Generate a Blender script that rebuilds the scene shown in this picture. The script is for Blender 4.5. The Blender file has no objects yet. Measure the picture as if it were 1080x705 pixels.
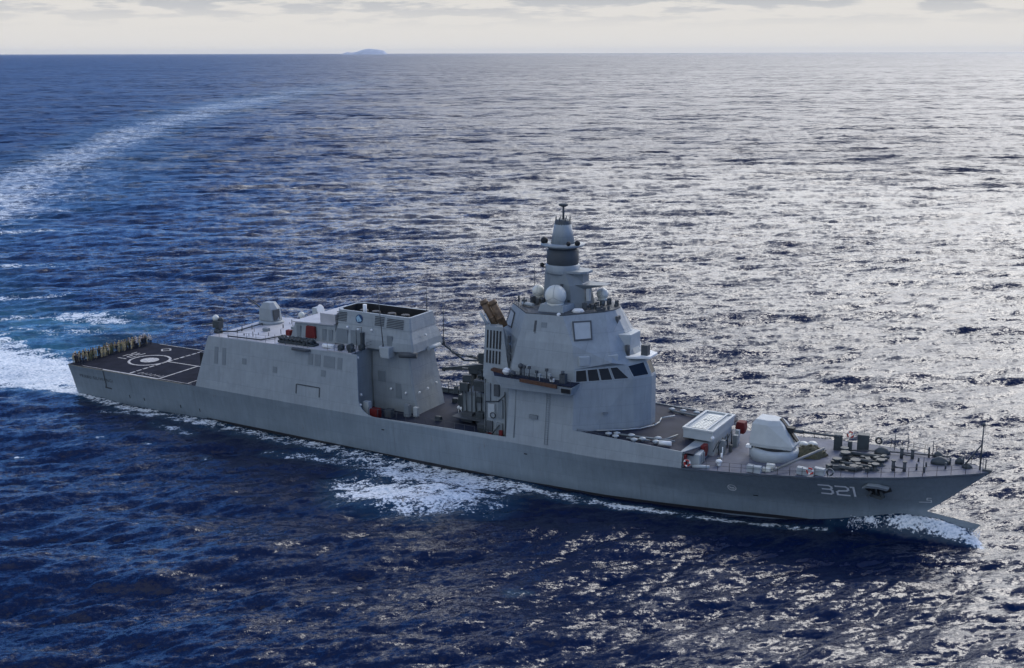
import bpy, math, random
import numpy as np
from mathutils import Vector, Matrix
random.seed(7)
R = math.radians
scene = bpy.context.scene

# ---------------------------------------------------------------- camera, sky, sun
CAM = (158.98, -138.34, 55.71)
YAW, PITCH, ROLL = R(-29.7), R(13.337), R(-0.128)
fw = Vector((math.sin(YAW)*math.cos(PITCH), math.cos(YAW)*math.cos(PITCH), -math.sin(PITCH)))
rt = Vector((math.cos(YAW), -math.sin(YAW), 0)); up = rt.cross(fw)
r2 = rt*math.cos(ROLL) + up*math.sin(ROLL); u2 = -rt*math.sin(ROLL) + up*math.cos(ROLL)
cd = bpy.data.cameras.new('camera'); cam = bpy.data.objects.new('camera', cd)
scene.collection.objects.link(cam)
cam.matrix_world = Matrix(((r2.x, u2.x, -fw.x, CAM[0]), (r2.y, u2.y, -fw.y, CAM[1]), (r2.z, u2.z, -fw.z, CAM[2]), (0, 0, 0, 1)))
cd.sensor_width = 36; cd.lens = 36*1250/1080; cd.clip_start = 1; cd.clip_end = 200000
scene.camera = cam

SUN_AZ, SUN_EL = R(4), R(38)
world = bpy.data.worlds.new('World'); scene.world = world; world.use_nodes = True
def build_world():
    nt = world.node_tree; N = nt.nodes; L = nt.links; N.clear()
    out = N.new('ShaderNodeOutputWorld'); bg = N.new('ShaderNodeBackground'); bg.inputs[1].default_value = 0.1
    L.new(bg.outputs[0], out.inputs[0])
    sky = N.new('ShaderNodeTexSky'); sky.sky_type = 'NISHITA'; sky.sun_disc = False
    sky.sun_elevation = SUN_EL; sky.sun_rotation = SUN_AZ; sky.altitude = 50; sky.air_density = 1.0; sky.dust_density = 0.2; sky.ozone_density = 4.0
    tc = N.new('ShaderNodeTexCoord'); sep = N.new('ShaderNodeSeparateXYZ'); L.new(tc.outputs['Generated'], sep.inputs[0])
    def math_(op, a, b=None, clamp=False):
        n = N.new('ShaderNodeMath'); n.operation = op; n.use_clamp = clamp
        for i, v in enumerate((a, b)):
            if v is None: continue
            if isinstance(v, (int, float)): n.inputs[i].default_value = v
            else: L.new(v, n.inputs[i])
        return n.outputs[0]
    def mapr(v, a, b, c, d, kind='SMOOTHSTEP'):
        n = N.new('ShaderNodeMapRange'); n.interpolation_type = kind; L.new(v, n.inputs[0])
        for i, x in enumerate((a, b, c, d)): n.inputs[i+1].default_value = x
        return n.outputs[0]
    z = math_('MAXIMUM', sep.outputs[2], 0.0)
    # clouds as a flat layer: the direction is projected on a plane overhead
    zz = math_('ADD', z, 0.12)
    px = math_('DIVIDE', sep.outputs[0], zz); py = math_('DIVIDE', sep.outputs[1], zz)
    comb = N.new('ShaderNodeCombineXYZ'); L.new(px, comb.inputs[0]); L.new(py, comb.inputs[1])
    n1 = N.new('ShaderNodeTexNoise'); n1.inputs['Scale'].default_value = 2.6; n1.inputs['Detail'].default_value = 5; n1.inputs['Roughness'].default_value = 0.56
    L.new(comb.outputs[0], n1.inputs['Vector'])
    n2 = N.new('ShaderNodeTexNoise'); n2.inputs['Scale'].default_value = 0.45; n2.inputs['Detail'].default_value = 3
    L.new(comb.outputs[0], n2.inputs['Vector'])
    # toward the sun
    sd = N.new('ShaderNodeVectorMath'); sd.operation = 'DOT_PRODUCT'; L.new(tc.outputs['Generated'], sd.inputs[0])
    sd.inputs[1].default_value = (math.sin(SUN_AZ)*math.cos(SUN_EL), math.cos(SUN_AZ)*math.cos(SUN_EL), math.sin(SUN_EL))
    sun_side = mapr(sd.outputs['Value'], 0.62, 0.95, 0, 1)
    vl = N.new('ShaderNodeVectorMath'); vl.operation = 'DOT_PRODUCT'; L.new(tc.outputs['Generated'], vl.inputs[0]); vl.inputs[1].default_value = (math.sin(SUN_AZ)*math.cos(R(15)), math.cos(SUN_AZ)*math.cos(R(15)), math.sin(R(15)))
    low = mapr(z, 0.036, 0.075, 1, 0)
    bd = N.new('ShaderNodeVectorMath'); bd.operation = 'DOT_PRODUCT'; L.new(tc.outputs['Generated'], bd.inputs[0]); bd.inputs[1].default_value = (-.2, -.9, .35)
    back = math_('MULTIPLY', mapr(bd.outputs['Value'], 0.15, 0.7, 0, 1), math_('MULTIPLY', mapr(n1.outputs[0], .3, .6, .55, 1), mapr(z, .04, .35, .2, 1)))  # unseen cloud bank behind the camera, added to brighten the ship's near side
    cl = mapr(n2.outputs[0], 0.42, 0.72, 0, 1)
    mid = mapr(z, 0.06, 0.30, 0.26, 0)
    cov = math_('ADD', math_('ADD', mid, mapr(vl.outputs['Value'], .66, .86, 0, .9)), math_('ADD', math_('ADD', math_('ADD', math_('MULTIPLY', sun_side, 0.75), low), back), math_('MULTIPLY', cl, 0.18)), True)
    # grey-blue cloud bases, warm bright veils
    base = mapr(n1.outputs[0], 0.44, 0.57, 0, 1)
    band = mapr(z, 0.016, 0.044, 0, .8)
    dark = math_('MULTIPLY', math_('MULTIPLY', base, band), 0.95)
    mix = N.new('ShaderNodeMix'); mix.data_type = 'RGBA'; L.new(dark, mix.inputs[0])
    hi = N.new('ShaderNodeMix'); hi.data_type = 'RGBA'; L.new(mapr(z, 0.04, 0.10, 0, 1), hi.inputs[0]); hi.inputs[6].default_value = (7.7, 7.45, 7.1, 1); hi.inputs[7].default_value = (4.9, 6.7, 10.6, 1); fill_cloud = N.new('ShaderNodeMix'); fill_cloud.data_type = 'RGBA'; L.new(mapr(bd.outputs['Value'], 0.15, 0.7, 0, 1), fill_cloud.inputs[0]); L.new(hi.outputs[2], fill_cloud.inputs[6]); fill_cloud.inputs[7].default_value = (8.8, 10.0, 11.6, 1); L.new(fill_cloud.outputs[2], mix.inputs[6]); mix.inputs[7].default_value = (4.6, 4.85, 5.3, 1)
    gl = N.new('ShaderNodeMix'); gl.data_type = 'RGBA'; L.new(math_('MULTIPLY', mapr(vl.outputs['Value'], 0.66, 0.96, 0, 1), math_('MULTIPLY', mapr(z, 0.05, 0.22, 0, 1), mapr(z, 0.25, 0.45, 1, 0.14))), gl.inputs[0])
    L.new(mix.outputs[2], gl.inputs[6]); gl.inputs[7].default_value = (45, 44.5, 43.5, 1)
    fin = N.new('ShaderNodeMix'); fin.data_type = 'RGBA'; L.new(cov, fin.inputs[0])
    tn = N.new('ShaderNodeVectorMath'); tn.operation = 'MULTIPLY'; tn.inputs[1].default_value = (.58, 1.22, 2.2); L.new(sky.outputs[0], tn.inputs[0]); L.new(tn.outputs[0], fin.inputs[6]); L.new(gl.outputs[2], fin.inputs[7])
    L.new(fin.outputs[2], bg.inputs[0])
build_world()
sl = bpy.data.lights.new('sun', 'SUN'); sl.energy = 1.3; sl.angle = R(20); sl.color = (1.0, 0.96, 0.90)
sun = bpy.data.objects.new('sun', sl); scene.collection.objects.link(sun)
sv = Vector((math.sin(SUN_AZ)*math.cos(SUN_EL), math.cos(SUN_AZ)*math.cos(SUN_EL), math.sin(SUN_EL)))
sun.rotation_euler = sv.to_track_quat('Z', 'Y').to_euler(); sun.location = (0, 0, 200)
scene.view_settings.view_transform = 'Standard'; scene.view_settings.look = 'None'
scene.view_settings.exposure = 0.0; scene.view_settings.gamma = 1.0

# ---------------------------------------------------------------- materials
MATS = {}
def mat(name, col, rough=0.55, metal=0.0, var=0.12, scale=1.2, streak=0.0, spec=0.4, bump=0.0):
    m = bpy.data.materials.new(name); m.use_nodes = True; nt = m.node_tree; N = nt.nodes; L = nt.links
    b = N['Principled BSDF']; b.inputs['Roughness'].default_value = rough; b.inputs['Metallic'].default_value = metal
    b.inputs['Specular IOR Level'].default_value = spec
    tc = N.new('ShaderNodeTexCoord'); n = N.new('ShaderNodeTexNoise'); n.inputs['Scale'].default_value = scale; n.inputs['Detail'].default_value = 6
    L.new(tc.outputs['Object'], n.inputs['Vector'])
    ramp = N.new('ShaderNodeMapRange'); ramp.inputs[1].default_value = 0.3; ramp.inputs[2].default_value = 0.7
    ramp.inputs[3].default_value = 1-var; ramp.inputs[4].default_value = 1+var; L.new(n.outputs[0], ramp.inputs[0])
    fac = ramp.outputs[0]
    if streak:
        mp = N.new('ShaderNodeMapping'); mp.inputs['Scale'].default_value = (1.3, 1.3, 0.12); L.new(tc.outputs['Object'], mp.inputs[0])
        n2 = N.new('ShaderNodeTexNoise'); n2.inputs['Scale'].default_value = 1.6; n2.inputs['Detail'].default_value = 8; n2.inputs['Roughness'].default_value = 0.65
        L.new(mp.outputs[0], n2.inputs['Vector'])
        r = N.new('ShaderNodeMapRange'); r.inputs[1].default_value = 0.35; r.inputs[2].default_value = 0.7; r.inputs[3].default_value = 1+streak*0.4; r.inputs[4].default_value = 1-streak
        L.new(n2.outputs[0], r.inputs[0])
        mu = N.new('ShaderNodeMath'); mu.operation = 'MULTIPLY'; L.new(fac, mu.inputs[0]); L.new(r.outputs[0], mu.inputs[1]); fac = mu.outputs[0]
    mul = N.new('ShaderNodeVectorMath'); mul.operation = 'SCALE'; mul.inputs[0].default_value = col[:3]; L.new(fac, mul.inputs['Scale'])
    L.new(mul.outputs[0], b.inputs['Base Color'])
    if bump:
        bp = N.new('ShaderNodeBump'); bp.inputs['Strength'].default_value = bump; bp.inputs['Distance'].default_value = 0.05
        L.new(n.outputs[0], bp.inputs['Height']); L.new(bp.outputs[0], b.inputs['Normal'])
    MATS[name] = m; return m
def plated(m, rust=0.0):
    nt = m.node_tree; N = nt.nodes; L = nt.links; b = N['Principled BSDF']; src = b.inputs['Base Color'].links[0].from_socket
    tc = N.new('ShaderNodeTexCoord'); sp = N.new('ShaderNodeSeparateXYZ'); L.new(tc.outputs['Object'], sp.inputs[0]); cb = N.new('ShaderNodeCombineXYZ'); L.new(sp.outputs[0], cb.inputs[0]); L.new(sp.outputs[2], cb.inputs[1])
    br = N.new('ShaderNodeTexBrick'); br.inputs['Scale'].default_value = 1; br.inputs['Brick Width'].default_value = 4.2; br.inputs['Row Height'].default_value = 2.3; br.inputs['Mortar Size'].default_value = 0.05; br.inputs['Mortar Smooth'].default_value = .6
    br.inputs['Color1'].default_value = (1, 1, 1, 1); br.inputs['Color2'].default_value = (.93, .94, .95, 1); br.inputs['Mortar'].default_value = (.84, .85, .87, 1); L.new(cb.outputs[0], br.inputs['Vector'])
    mu = N.new('ShaderNodeMix'); mu.data_type = 'RGBA'; mu.blend_type = 'MULTIPLY'; mu.inputs[0].default_value = 1; L.new(src, mu.inputs[6]); L.new(br.outputs['Color'], mu.inputs[7])
    mp = N.new('ShaderNodeMapping'); mp.inputs['Scale'].default_value = (1.1, 1.1, .16); L.new(tc.outputs['Object'], mp.inputs[0])
    n = N.new('ShaderNodeTexNoise'); n.inputs['Scale'].default_value = 2.2; n.inputs['Detail'].default_value = 9; n.inputs['Roughness'].default_value = .7; L.new(mp.outputs[0], n.inputs['Vector'])
    mr = N.new('ShaderNodeMapRange'); mr.inputs[1].default_value = .62; mr.inputs[2].default_value = .74; mr.inputs[3].default_value = 0; mr.inputs[4].default_value = rust; L.new(n.outputs[0], mr.inputs[0])
    m2 = N.new('ShaderNodeMix'); m2.data_type = 'RGBA'; L.new(mr.outputs[0], m2.inputs[0]); L.new(mu.outputs[2], m2.inputs[6]); m2.inputs[7].default_value = (.15, .085, .05, 1)
    L.new(m2.outputs[2], b.inputs['Base Color'])
    dn = N.new('ShaderNodeTexNoise'); dn.inputs['Scale'].default_value = .9; dn.inputs['Detail'].default_value = 2; L.new(tc.outputs['Object'], dn.inputs['Vector'])
    ad = N.new('ShaderNodeMath'); ad.operation = 'MULTIPLY_ADD'; L.new(br.outputs['Fac'], ad.inputs[0]); ad.inputs[1].default_value = -.15; L.new(dn.outputs[0], ad.inputs[2])
    bp = N.new('ShaderNodeBump'); bp.inputs['Strength'].default_value = .5; bp.inputs['Distance'].default_value = .12; L.new(ad.outputs[0], bp.inputs['Height']); L.new(bp.outputs[0], b.inputs['Normal'])
    return m
GREY = mat('ship_grey', (0.27, 0.30, 0.315), 0.5, var=0.07, scale=0.5, streak=0.10)
HULLM = mat('hull_grey', (0.195, 0.235, 0.26), 0.45, var=0.07, scale=0.25, streak=0.13)
plated(GREY, .25); plated(HULLM, .45)
LGREY = mat('light_grey', (0.36, 0.39, 0.40), 0.5, var=0.06)
MASTG = mat('mast_grey', (0.17, 0.195, 0.21), 0.5, var=0.06)
DGREY = mat('dark_grey', (0.06, 0.068, 0.075), 0.6)
BLACK = mat('black', (0.012, 0.013, 0.015), 0.6)
DECKD = mat('flight_deck_dark', (0.018, 0.020, 0.030), 0.95, var=0.25, scale=0.6, spec=.08)
DECKM = mat('deck_slate', (0.019, 0.024, 0.042), 0.7, var=0.25, scale=0.5, spec=.15)
DECKF = mat('foredeck_grey', (0.115, 0.122, 0.155), 0.6, var=0.22, scale=0.5, spec=.2)
ROOF = mat('roof_grey', (0.42, 0.41, 0.42), 0.5, var=0.10, scale=0.5)
TURR = mat('turret_pale_grey', (0.44, 0.46, 0.45), 0.5, var=0.06)
WHITE = mat('white_paint', (0.72, 0.72, 0.70), 0.5, var=0.06)
MARK = mat('deck_marking_white', (0.42, 0.40, 0.38), 0.8, var=0.45, scale=2.5)
CREAM = mat('radome_cream', (0.62, 0.61, 0.54), 0.4, var=0.05)
GLASS = mat('window_glass', (0.008, 0.009, 0.012), 0.25, var=0.05, spec=0.25)
RED = mat('red_cover', (0.13, 0.010, 0.010), 0.7, bump=0.3)
REDW = mat('lifebuoy_red', (0.45, 0.05, 0.04), 0.6)
BROWN = mat('launcher_brown', (0.15, 0.095, 0.055), 0.6, var=0.45, scale=1.6)
WOOD = mat('wood', (0.085, 0.04, 0.022), 0.6, var=0.3, scale=3)
ROPE = mat('rope_tan', (0.33, 0.29, 0.19), 0.9, var=0.3, scale=6)
NETM = mat('net_olive', (0.085, 0.08, 0.05), 0.95, var=0.4, scale=5, bump=0.5)
MACH = mat('deck_machinery_green_grey', (0.045, 0.055, 0.06), 0.55, var=0.2)
BLUE = mat('emblem_blue', (0.01, 0.04, 0.11), 0.6)
ANTIF = mat('boot_top_black', (0.02, 0.02, 0.024), 0.5)
SKIN = mat('skin', (0.30, 0.17, 0.11), 0.6)
U_TAN = mat('uniform_tan', (0.42, 0.34, 0.19), 0.9, var=0.3, scale=6)
U_DARK = mat('uniform_dark_blue', (0.02, 0.024, 0.035), 0.9)
U_WHITE = mat('uniform_pale', (0.55, 0.50, 0.46), 0.9)
U_OLIVE = mat('uniform_olive', (0.12, 0.12, 0.06), 0.9, var=0.3, scale=6)

# ---------------------------------------------------------------- mesh helper
class M:
    def __init__(s): s.v = []; s.f = []; s.mi = []; s.sm = []
    def add(s, vs, fs, mi=0, smooth=False):
        o = len(s.v); s.v += [tuple(v) for v in vs]
        for f in fs: s.f.append([i+o for i in f]); s.mi.append(mi); s.sm.append(smooth)
        return s
    def box(s, c, d, rz=0, mi=0, taper=1.0, ry=0):
        vs = []
        for z in (-.5, .5):
            k = taper if z > 0 else 1
            for x, y in ((-.5, -.5), (.5, -.5), (.5, .5), (-.5, .5)):
                v = Vector((x*d[0]*k, y*d[1]*k, z*d[2])); v.rotate(Matrix.Rotation(ry, 3, 'Y')); v.rotate(Matrix.Rotation(rz, 3, 'Z')); vs.append(v+Vector(c))
        return s.add(vs, [(3,2,1,0), (4,5,6,7), (0,1,5,4), (1,2,6,5), (2,3,7,6), (3,0,4,7)], mi)
    def loft(s, rings, cap=(True, True), mi=0, smooth=False, closed=True):
        n = len(rings[0]); vs = [p for r in rings for p in r]; fs = []
        for j in range(len(rings)-1):
            for i in range(n if closed else n-1):
                k = (i+1) % n; fs.append((j*n+i, j*n+k, (j+1)*n+k, (j+1)*n+i))
        s.add(vs, fs, mi, smooth)
        o = len(s.v)-len(vs)
        if cap[0]: s.f.append([o+i for i in range(n)][::-1]); s.mi.append(mi); s.sm.append(False)
        if cap[1]: s.f.append([o+(len(rings)-1)*n+i for i in range(n)]); s.mi.append(mi); s.sm.append(False)
        return s
    def prism(s, poly, z0, z1, mi=0):
        g = lambda z, p: z(p[0]) if callable(z) else z
        return s.loft([[(x, y, g(z0, (x, y))) for x, y in poly], [(x, y, g(z1, (x, y))) for x, y in poly]], mi=mi)
    def cyl(s, p0, p1, r0, r1=None, n=12, mi=0, smooth=True, cap=(True, True)):
        r1 = r0 if r1 is None else r1; p0 = Vector(p0); p1 = Vector(p1); d = (p1-p0).normalized()
        a = d.orthogonal().normalized(); b = d.cross(a)
        rings = [[p+(a*math.cos(t)+b*math.sin(t))*r for t in [2*math.pi*i/n for i in range(n)]] for p, r in ((p0, r0), (p1, r1))]
        return s.loft(rings, cap, mi, smooth)
    def lathe(s, c, prof, n=20, mi=0, smooth=True, sx=1, sy=1):
        rings = [[(c[0]+r*sx*math.cos(2*math.pi*i/n), c[1]+r*sy*math.sin(2*math.pi*i/n), c[2]+z) for i in range(n)] for r, z in prof]
        return s.loft(rings, (True, True), mi, smooth)
    def sph(s, c, r, n=14, mi=0, sz=1.0, z0=-1.0):
        pr = []
        for i in range(9):
            a = math.asin(max(-1, z0)) + (math.pi/2-math.asin(max(-1, z0)))*i/8
            pr.append((max(r*math.cos(a), 0.002), r*sz*math.sin(a)))
        return s.lathe(c, pr, n, mi)
    def tube(s, pts, r, n=5, mi=0):
        for a, b in zip(pts[:-1], pts[1:]): s.cyl(a, b, r, n=n, mi=mi)
        return s
    def torus(s, c, R0, r, ax='z', n=18, m=6, mi=0, alt=None):
        vs = []; fs = []; mis = []
        for i in range(n):
            t = 2*math.pi*i/n
            for j in range(m):
                u = 2*math.pi*j/m; q = (R0+r*math.cos(u))
                p = (q*math.cos(t), q*math.sin(t), r*math.sin(u))
                if ax == 'y': p = (p[0], p[2], p[1])
                vs.append((c[0]+p[0], c[1]+p[1], c[2]+p[2]))
        for i in range(n):
            for j in range(m):
                fs.append((i*m+j, ((i+1) % n)*m+j, ((i+1) % n)*m+(j+1) % m, i*m+(j+1) % m))
        o = len(s.f); s.add(vs, fs, mi, True)
        if alt is not None:
            for i in range(n):
                if (i//2) % 3 == 0:
                    for j in range(m): s.mi[o+i*m+j] = alt
        return s
    def rail(s, pts, h=1.05, gap=1.6, r=0.028, wires=(1.0, 0.55)):
        for a, b in zip(pts[:-1], pts[1:]):
            a = Vector(a); b = Vector(b); n = max(1, round((b-a).length/gap))
            for i in range(n+1):
                p = a.lerp(b, i/n); s.cyl(p, p+Vector((0, 0, h)), r, n=4)
            for w in wires: s.cyl(a+Vector((0, 0, h*w)), b+Vector((0, 0, h*w)), r*0.7, n=4)
        return s
    def build(s, name, m, parent=None, bevel=0.0):
        me = bpy.data.meshes.new(name); me.from_pydata(s.v, [], s.f)
        for x in (m if isinstance(m, (list, tuple)) else [m]): me.materials.append(x)
        me.polygons.foreach_set('material_index', s.mi); me.polygons.foreach_set('use_smooth', s.sm)
        me.update()
        import bmesh
        bm = bmesh.new(); bm.from_mesh(me); bmesh.ops.recalc_face_normals(bm, faces=bm.faces); bm.to_mesh(me); bm.free()
        o = bpy.data.objects.new(name, me); scene.collection.objects.link(o)
        if parent is not None: o.parent = parent
        if bevel:
            md = o.modifiers.new('bevel', 'BEVEL'); md.width = bevel; md.segments = 2; md.limit_method = 'ANGLE'
        return o
def tag(o, label, cat, group=None, kind=None):
    o['label'] = label; o['category'] = cat
    if group: o['group'] = group
    if kind: o['kind'] = kind
    return o
def lab(o, label): o['label'] = label; return o

# ---------------------------------------------------------------- sea
def sea_tile(L, n, lo, hi, hs, ang, seed, peak, spread):
    rng = np.random.default_rng(seed)
    k1 = 2*np.pi*np.fft.fftfreq(n, L/n); kx, ky = np.meshgrid(k1, k1); k = np.hypot(kx, ky); k[0, 0] = 1e-6
    lam = 2*np.pi/k
    S = np.exp(-1.0*(lam/peak)**2)/k**4
    c = (kx*math.cos(ang)+ky*math.sin(ang))/k
    S = S*(np.abs(c)**spread*0.985+0.015)*((lam > lo) & (lam < hi)); S[0, 0] = 0
    h = np.sqrt(S)*(rng.normal(size=(n, n))+1j*rng.normal(size=(n, n)))
    z = np.fft.ifft2(h).real; sc = hs/4/z.std()
    dx = np.fft.ifft2(-1j*kx/k*h).real*sc; dy = np.fft.ifft2(-1j*ky/k*h).real*sc
    return z*sc, dx, dy, L, n
def samp(t, x, y, rot):
    z, dx, dy, L, n = t
    c, s = math.cos(rot), math.sin(rot)
    X = (x*c+y*s)/L*n; Y = (-x*s+y*c)/L*n
    i = np.floor(X).astype(int); j = np.floor(Y).astype(int); fx = X-i; fy = Y-j
    i0 = i % n; i1 = (i+1) % n; j0 = j % n; j1 = (j+1) % n
    f = lambda a: (a[j0, i0]*(1-fx)+a[j0, i1]*fx)*(1-fy)+(a[j1, i0]*(1-fx)+a[j1, i1]*fx)*fy
    a, b, d = f(z), f(dx), f(dy)
    return a, b*c-d*s, b*s+d*c
def dseg(x, y, poly, wid, val):
    """distance-based strength round a polyline; widths and values per vertex"""
    out = np.zeros_like(x)
    for k in range(len(poly)-1):
        (ax, ay), (bx, by) = poly[k], poly[k+1]
        dx, dy = bx-ax, by-ay; t = np.clip(((x-ax)*dx+(y-ay)*dy)/(dx*dx+dy*dy), 0, 1)
        d = np.hypot(x-ax-t*dx, y-ay-t*dy); w = wid[k]+(wid[k+1]-wid[k])*t; v = val[k]+(val[k+1]-val[k])*t
        out = np.maximum(out, v*np.clip(1-(d/w)**2, 0, 1))
    return out
HB_X = np.array([0, 27, 60, 85, 98, 106, 113, 120, 128, 134, 138, 141.9]); HB_B = np.array([7.9, 7.95, 8.4, 8.45, 7.7, 6.5, 5.1, 3.4, 2.0, 1.2, .7, 0])
def build_sea():
    rows = np.concatenate([1/np.array([1500., 400, 200, 130]), np.linspace(0, 0, 0)])
    hf = 55.71*1185
    px = np.concatenate([[hf/3, hf/25, hf/60], np.arange(700, 264, -1.15), np.arange(264, 30, -0.62), np.arange(30, 1.1, -0.45), [0.8, 0.5, 0.25, 0.1]])
    r = hf/px
    az_in = np.linspace(YAW-R(28.5), YAW+R(28.5), 880)
    rest = np.linspace(YAW+R(28.5), YAW+R(360-28.5), 80)[1:-1]
    az = np.concatenate([az_in, rest]); na = len(az); nr = len(r)
    AZ, RR = np.meshgrid(az, r)
    x = CAM[0]+RR*np.sin(AZ); y = CAM[1]+RR*np.cos(AZ)
    cell = RR*RR/hf*0.6
    cd_ = math.pi/2-(YAW)      # viewing azimuth as math angle
    wd = cd_+R(8)
    big = sea_tile(331, 512, 5, 120, 1.15, wd, 3, 22, 7)
    bigb = sea_tile(523, 512, 9, 260, 1.05, wd+R(-22), 9, 58, 5)
    small = sea_tile(83, 512, 0.5, 8, 0.58, wd+R(5), 5, 7, 8)
    z = np.zeros_like(x); ox = np.zeros_like(x); oy = np.zeros_like(x)
    for t, rot, lim in ((big, 0.0, 70), (bigb, 0.35, 90), (small, 0.6, 12)):
        fade = np.clip(1.6-cell/lim, 0, 1) if t is small else np.clip(2.0-cell/lim, 0.0, 1)
        a, b, c = samp(t, x, y, rot) if t is not small else samp(t, x, y, 0.15)
        z += a*fade; ch = 0.9 if t is not small else 0.7
        ox += b*fade*ch; oy += c*fade*ch
    hb = np.interp(x, HB_X, HB_B, left=0, right=0)
    dist = np.where((x > 0) & (x < 141.9), np.abs(y)-hb, np.hypot(np.minimum(x, 0)+np.maximum(x-141.9, 0), np.maximum(np.abs(y)-np.where(x < 0, 7.5, 0), 0)))
    near = np.clip(dist/9, 0.25, 1); z *= near; ox *= near; oy *= near
    # bow wave riding up the flare, and the diverging crests behind it
    bw = np.exp(-(np.maximum(dist, 0)/1.25)**2)*np.interp(x, [114, 121, 127, 130, 134, 138, 141, 143], [0, .25, 1.1, 1.8, 2.6, 2.45, 1.8, 0])
    z = z*(1-np.clip(bw, 0, .7)) + bw
    for s0, amp in ((118, .30), (92, .42), (66, .34), (36, .3), (8, .3)):
        dd = np.abs(y)-7-(s0-x)*0.33
        z += amp*np.exp(-((dd)/2.6)**2)*np.clip((s0-x)/6, 0, 1)*np.exp(-np.clip(s0-x, 0, None)/34)
    z -= 0.35*np.exp(-((x-118)/8)**2)*np.exp(-(np.maximum(dist, 0)/3)**2)
    # whitewater, with sun glitter painted in at the midship patch
    foam_glitter = np.zeros_like(x); aer = np.zeros_like(x)
    D = lambda poly, w, v: dseg(x, y, poly, w, v)
    F = lambda a: np.maximum(foam_glitter, a)
    foam_glitter = F(D([(-150, 60), (-212, 129), (-273, 187), (-355, 285), (-541, 520), (-723, 782), (-915, 1107), (-1144, 1495), (-1410, 2028)], [28, 36, 38, 42, 56, 68, 74, 64, 60], [.90, .95, .95, .94, .92, .90, .84, .62, .25]))
    foam_glitter = F(D([(-230, 165), (-300, 240), (-390, 345)], [60, 70, 80], [.68, .72, .6]))
    foam_glitter = F(D([(1, -1), (-12, -1), (-28, 0), (-48, 3), (-80, 12), (-150, 60)], [8.5, 10.5, 14, 16, 20, 26], [1.3, 1.35, 1.3, 1.1, .9, .66]))
    foam_glitter = F(D([(-33, -6), (-12, -7.5), (2, -8.2)], [6, 4, 1.6], [1.3, 1.25, 1.1]))
    foam_glitter = F(D([(-62, 27), (-50, 33), (-40, 36), (-31, 36)], [6, 8, 6, 4], [.85, .95, .9, .55]))
    foam_glitter = F(D([(-60, 15), (-44, 20), (-30, 24), (-12, 22)], [8, 9, 8, 6], [.6, .7, .66, .4]))
    foam_glitter = F(D([(-2, 14), (8, 15), (18, 15)], [5, 5, 4], [.7, .8, .5]))
    foam_glitter = F(D([(3, -8.2), (15, -9.0), (27, -9.6), (38, -9.8), (45, -9.7), (55, -10), (63, -10.3), (78, -9.8)], [2.0, 2.6, 3.0, 2.8, 3.0, 3.4, 4, 3], [.95, .9, .88, .86, .88, .88, .92, .92]))
    foam_glitter = F(D([(11, -12.3), (15, -11.5), (21, -11.2)], [1.2, 1.6, 1.2], [.8, .9, .8]))
    foam_glitter = F(D([(24, -13.5), (29, -14.5), (33, -14.8)], [1.5, 2.4, 1.6], [.6, .8, .7]))
    foam_glitter = F(D([(48.5, -15.6), (55, -14.1), (61, -13.3), (66, -12)], [2.0, 2.6, 2.6, 3], [.75, .85, .8, .75]))
    foam_glitter = F(D([(67, -20), (72, -21.8), (79, -20.5), (85, -17)], [5.5, 8.2, 8.4, 6.5], [.9, 1.05, 1.08, .9]))  # midship patch: sun glitter through the superstructure gap, painted white
    foam_glitter = F(D([(63, -13), (72, -13.5), (82, -12.5), (89, -11)], [4, 5.5, 5.5, 3], [.85, .98, 1.0, .85]))  # nearer the hull: broken water together with painted glitter
    foam_glitter = F(D([(84, -10.8), (93, -10.4), (101, -9.6), (109, -8.0), (116, -6.4)], [2.8, 2.2, 1.7, 1.5, 1.2], [.95, .9, .88, .8, .7]))
    foam_glitter = F(D([(108, -9.2), (113, -7.6), (119, -6.0), (126, -4.4)], [1.1, 1.3, 1.2, 1.0], [.7, .8, .85, .8]))
    foam_glitter = F(D([(126, -2.9), (130, -2.3), (134, -1.7), (138, -1.2), (142.5, -.5)], [1.0, 1.2, 1.3, 1.3, 1.2], [.6, .85, 1.0, 1.1, .95]))
    foam_glitter = F(D([(142.2, 0), (138, 3), (130, 6.5), (118, 11), (100, 17)], [1.4, 2, 3, 4, 5], [1.0, 1.1, 1.0, .8, .5]))
    foam_glitter = F(D([(66, 13), (74, 15), (84, 17)], [5, 7, 7], [.95, 1.1, 1.0]))
    foam_glitter = F(D([(-252, 150), (-236, 158), (-204, 154), (-190, 170)], [14, 14, 10, 6], [.8, .85, .75, .5]))
    foam_glitter = F(D([(-178, 104), (-165, 112), (-148, 128)], [9, 9, 5], [.75, .85, .6]))
    foam_glitter = F(D([(-122, 58), (-117, 66), (-102, 74)], [6, 6, 4], [.9, .95, .6]))
    foam_glitter = F(D([(-86, 32), (-80, 39), (-68, 49)], [5, 5, 3], [.95, 1.0, .7]))
    rng = np.random.default_rng(12)
    for q in range(34):                                  # scattered whitecaps
        cx = rng.uniform(-300, 190); cy = rng.uniform(-90, 420); ll = rng.uniform(1, 3.2); a = rng.uniform(.2, .7)
        if abs(cy) < 18 and cx > -40: continue
        foam_glitter = F(D([(cx, cy), (cx+ll*math.cos(a), cy+ll*math.sin(a))], [1.3, 0.8], [.62, .5]))
    for (cx, cy) in ((22.5, -23), (42, -21.5), (17, -33), (30, -21)):
        foam_glitter = F(D([(cx, cy), (cx+1.2, cy+.5)], [.8, .6], [.95, .7]))
    aer = np.maximum(D([(0, 0), (-14, 1), (-30, 5), (-50, 14), (-90, 26), (-150, 60)], [12, 15, 20, 26, 30, 30], [.9, .9, .9, .8, .5, .2]), D([(-55, 24), (-42, 30), (-30, 30)], [14, 14, 12], [.9, .9, .6]))
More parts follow.
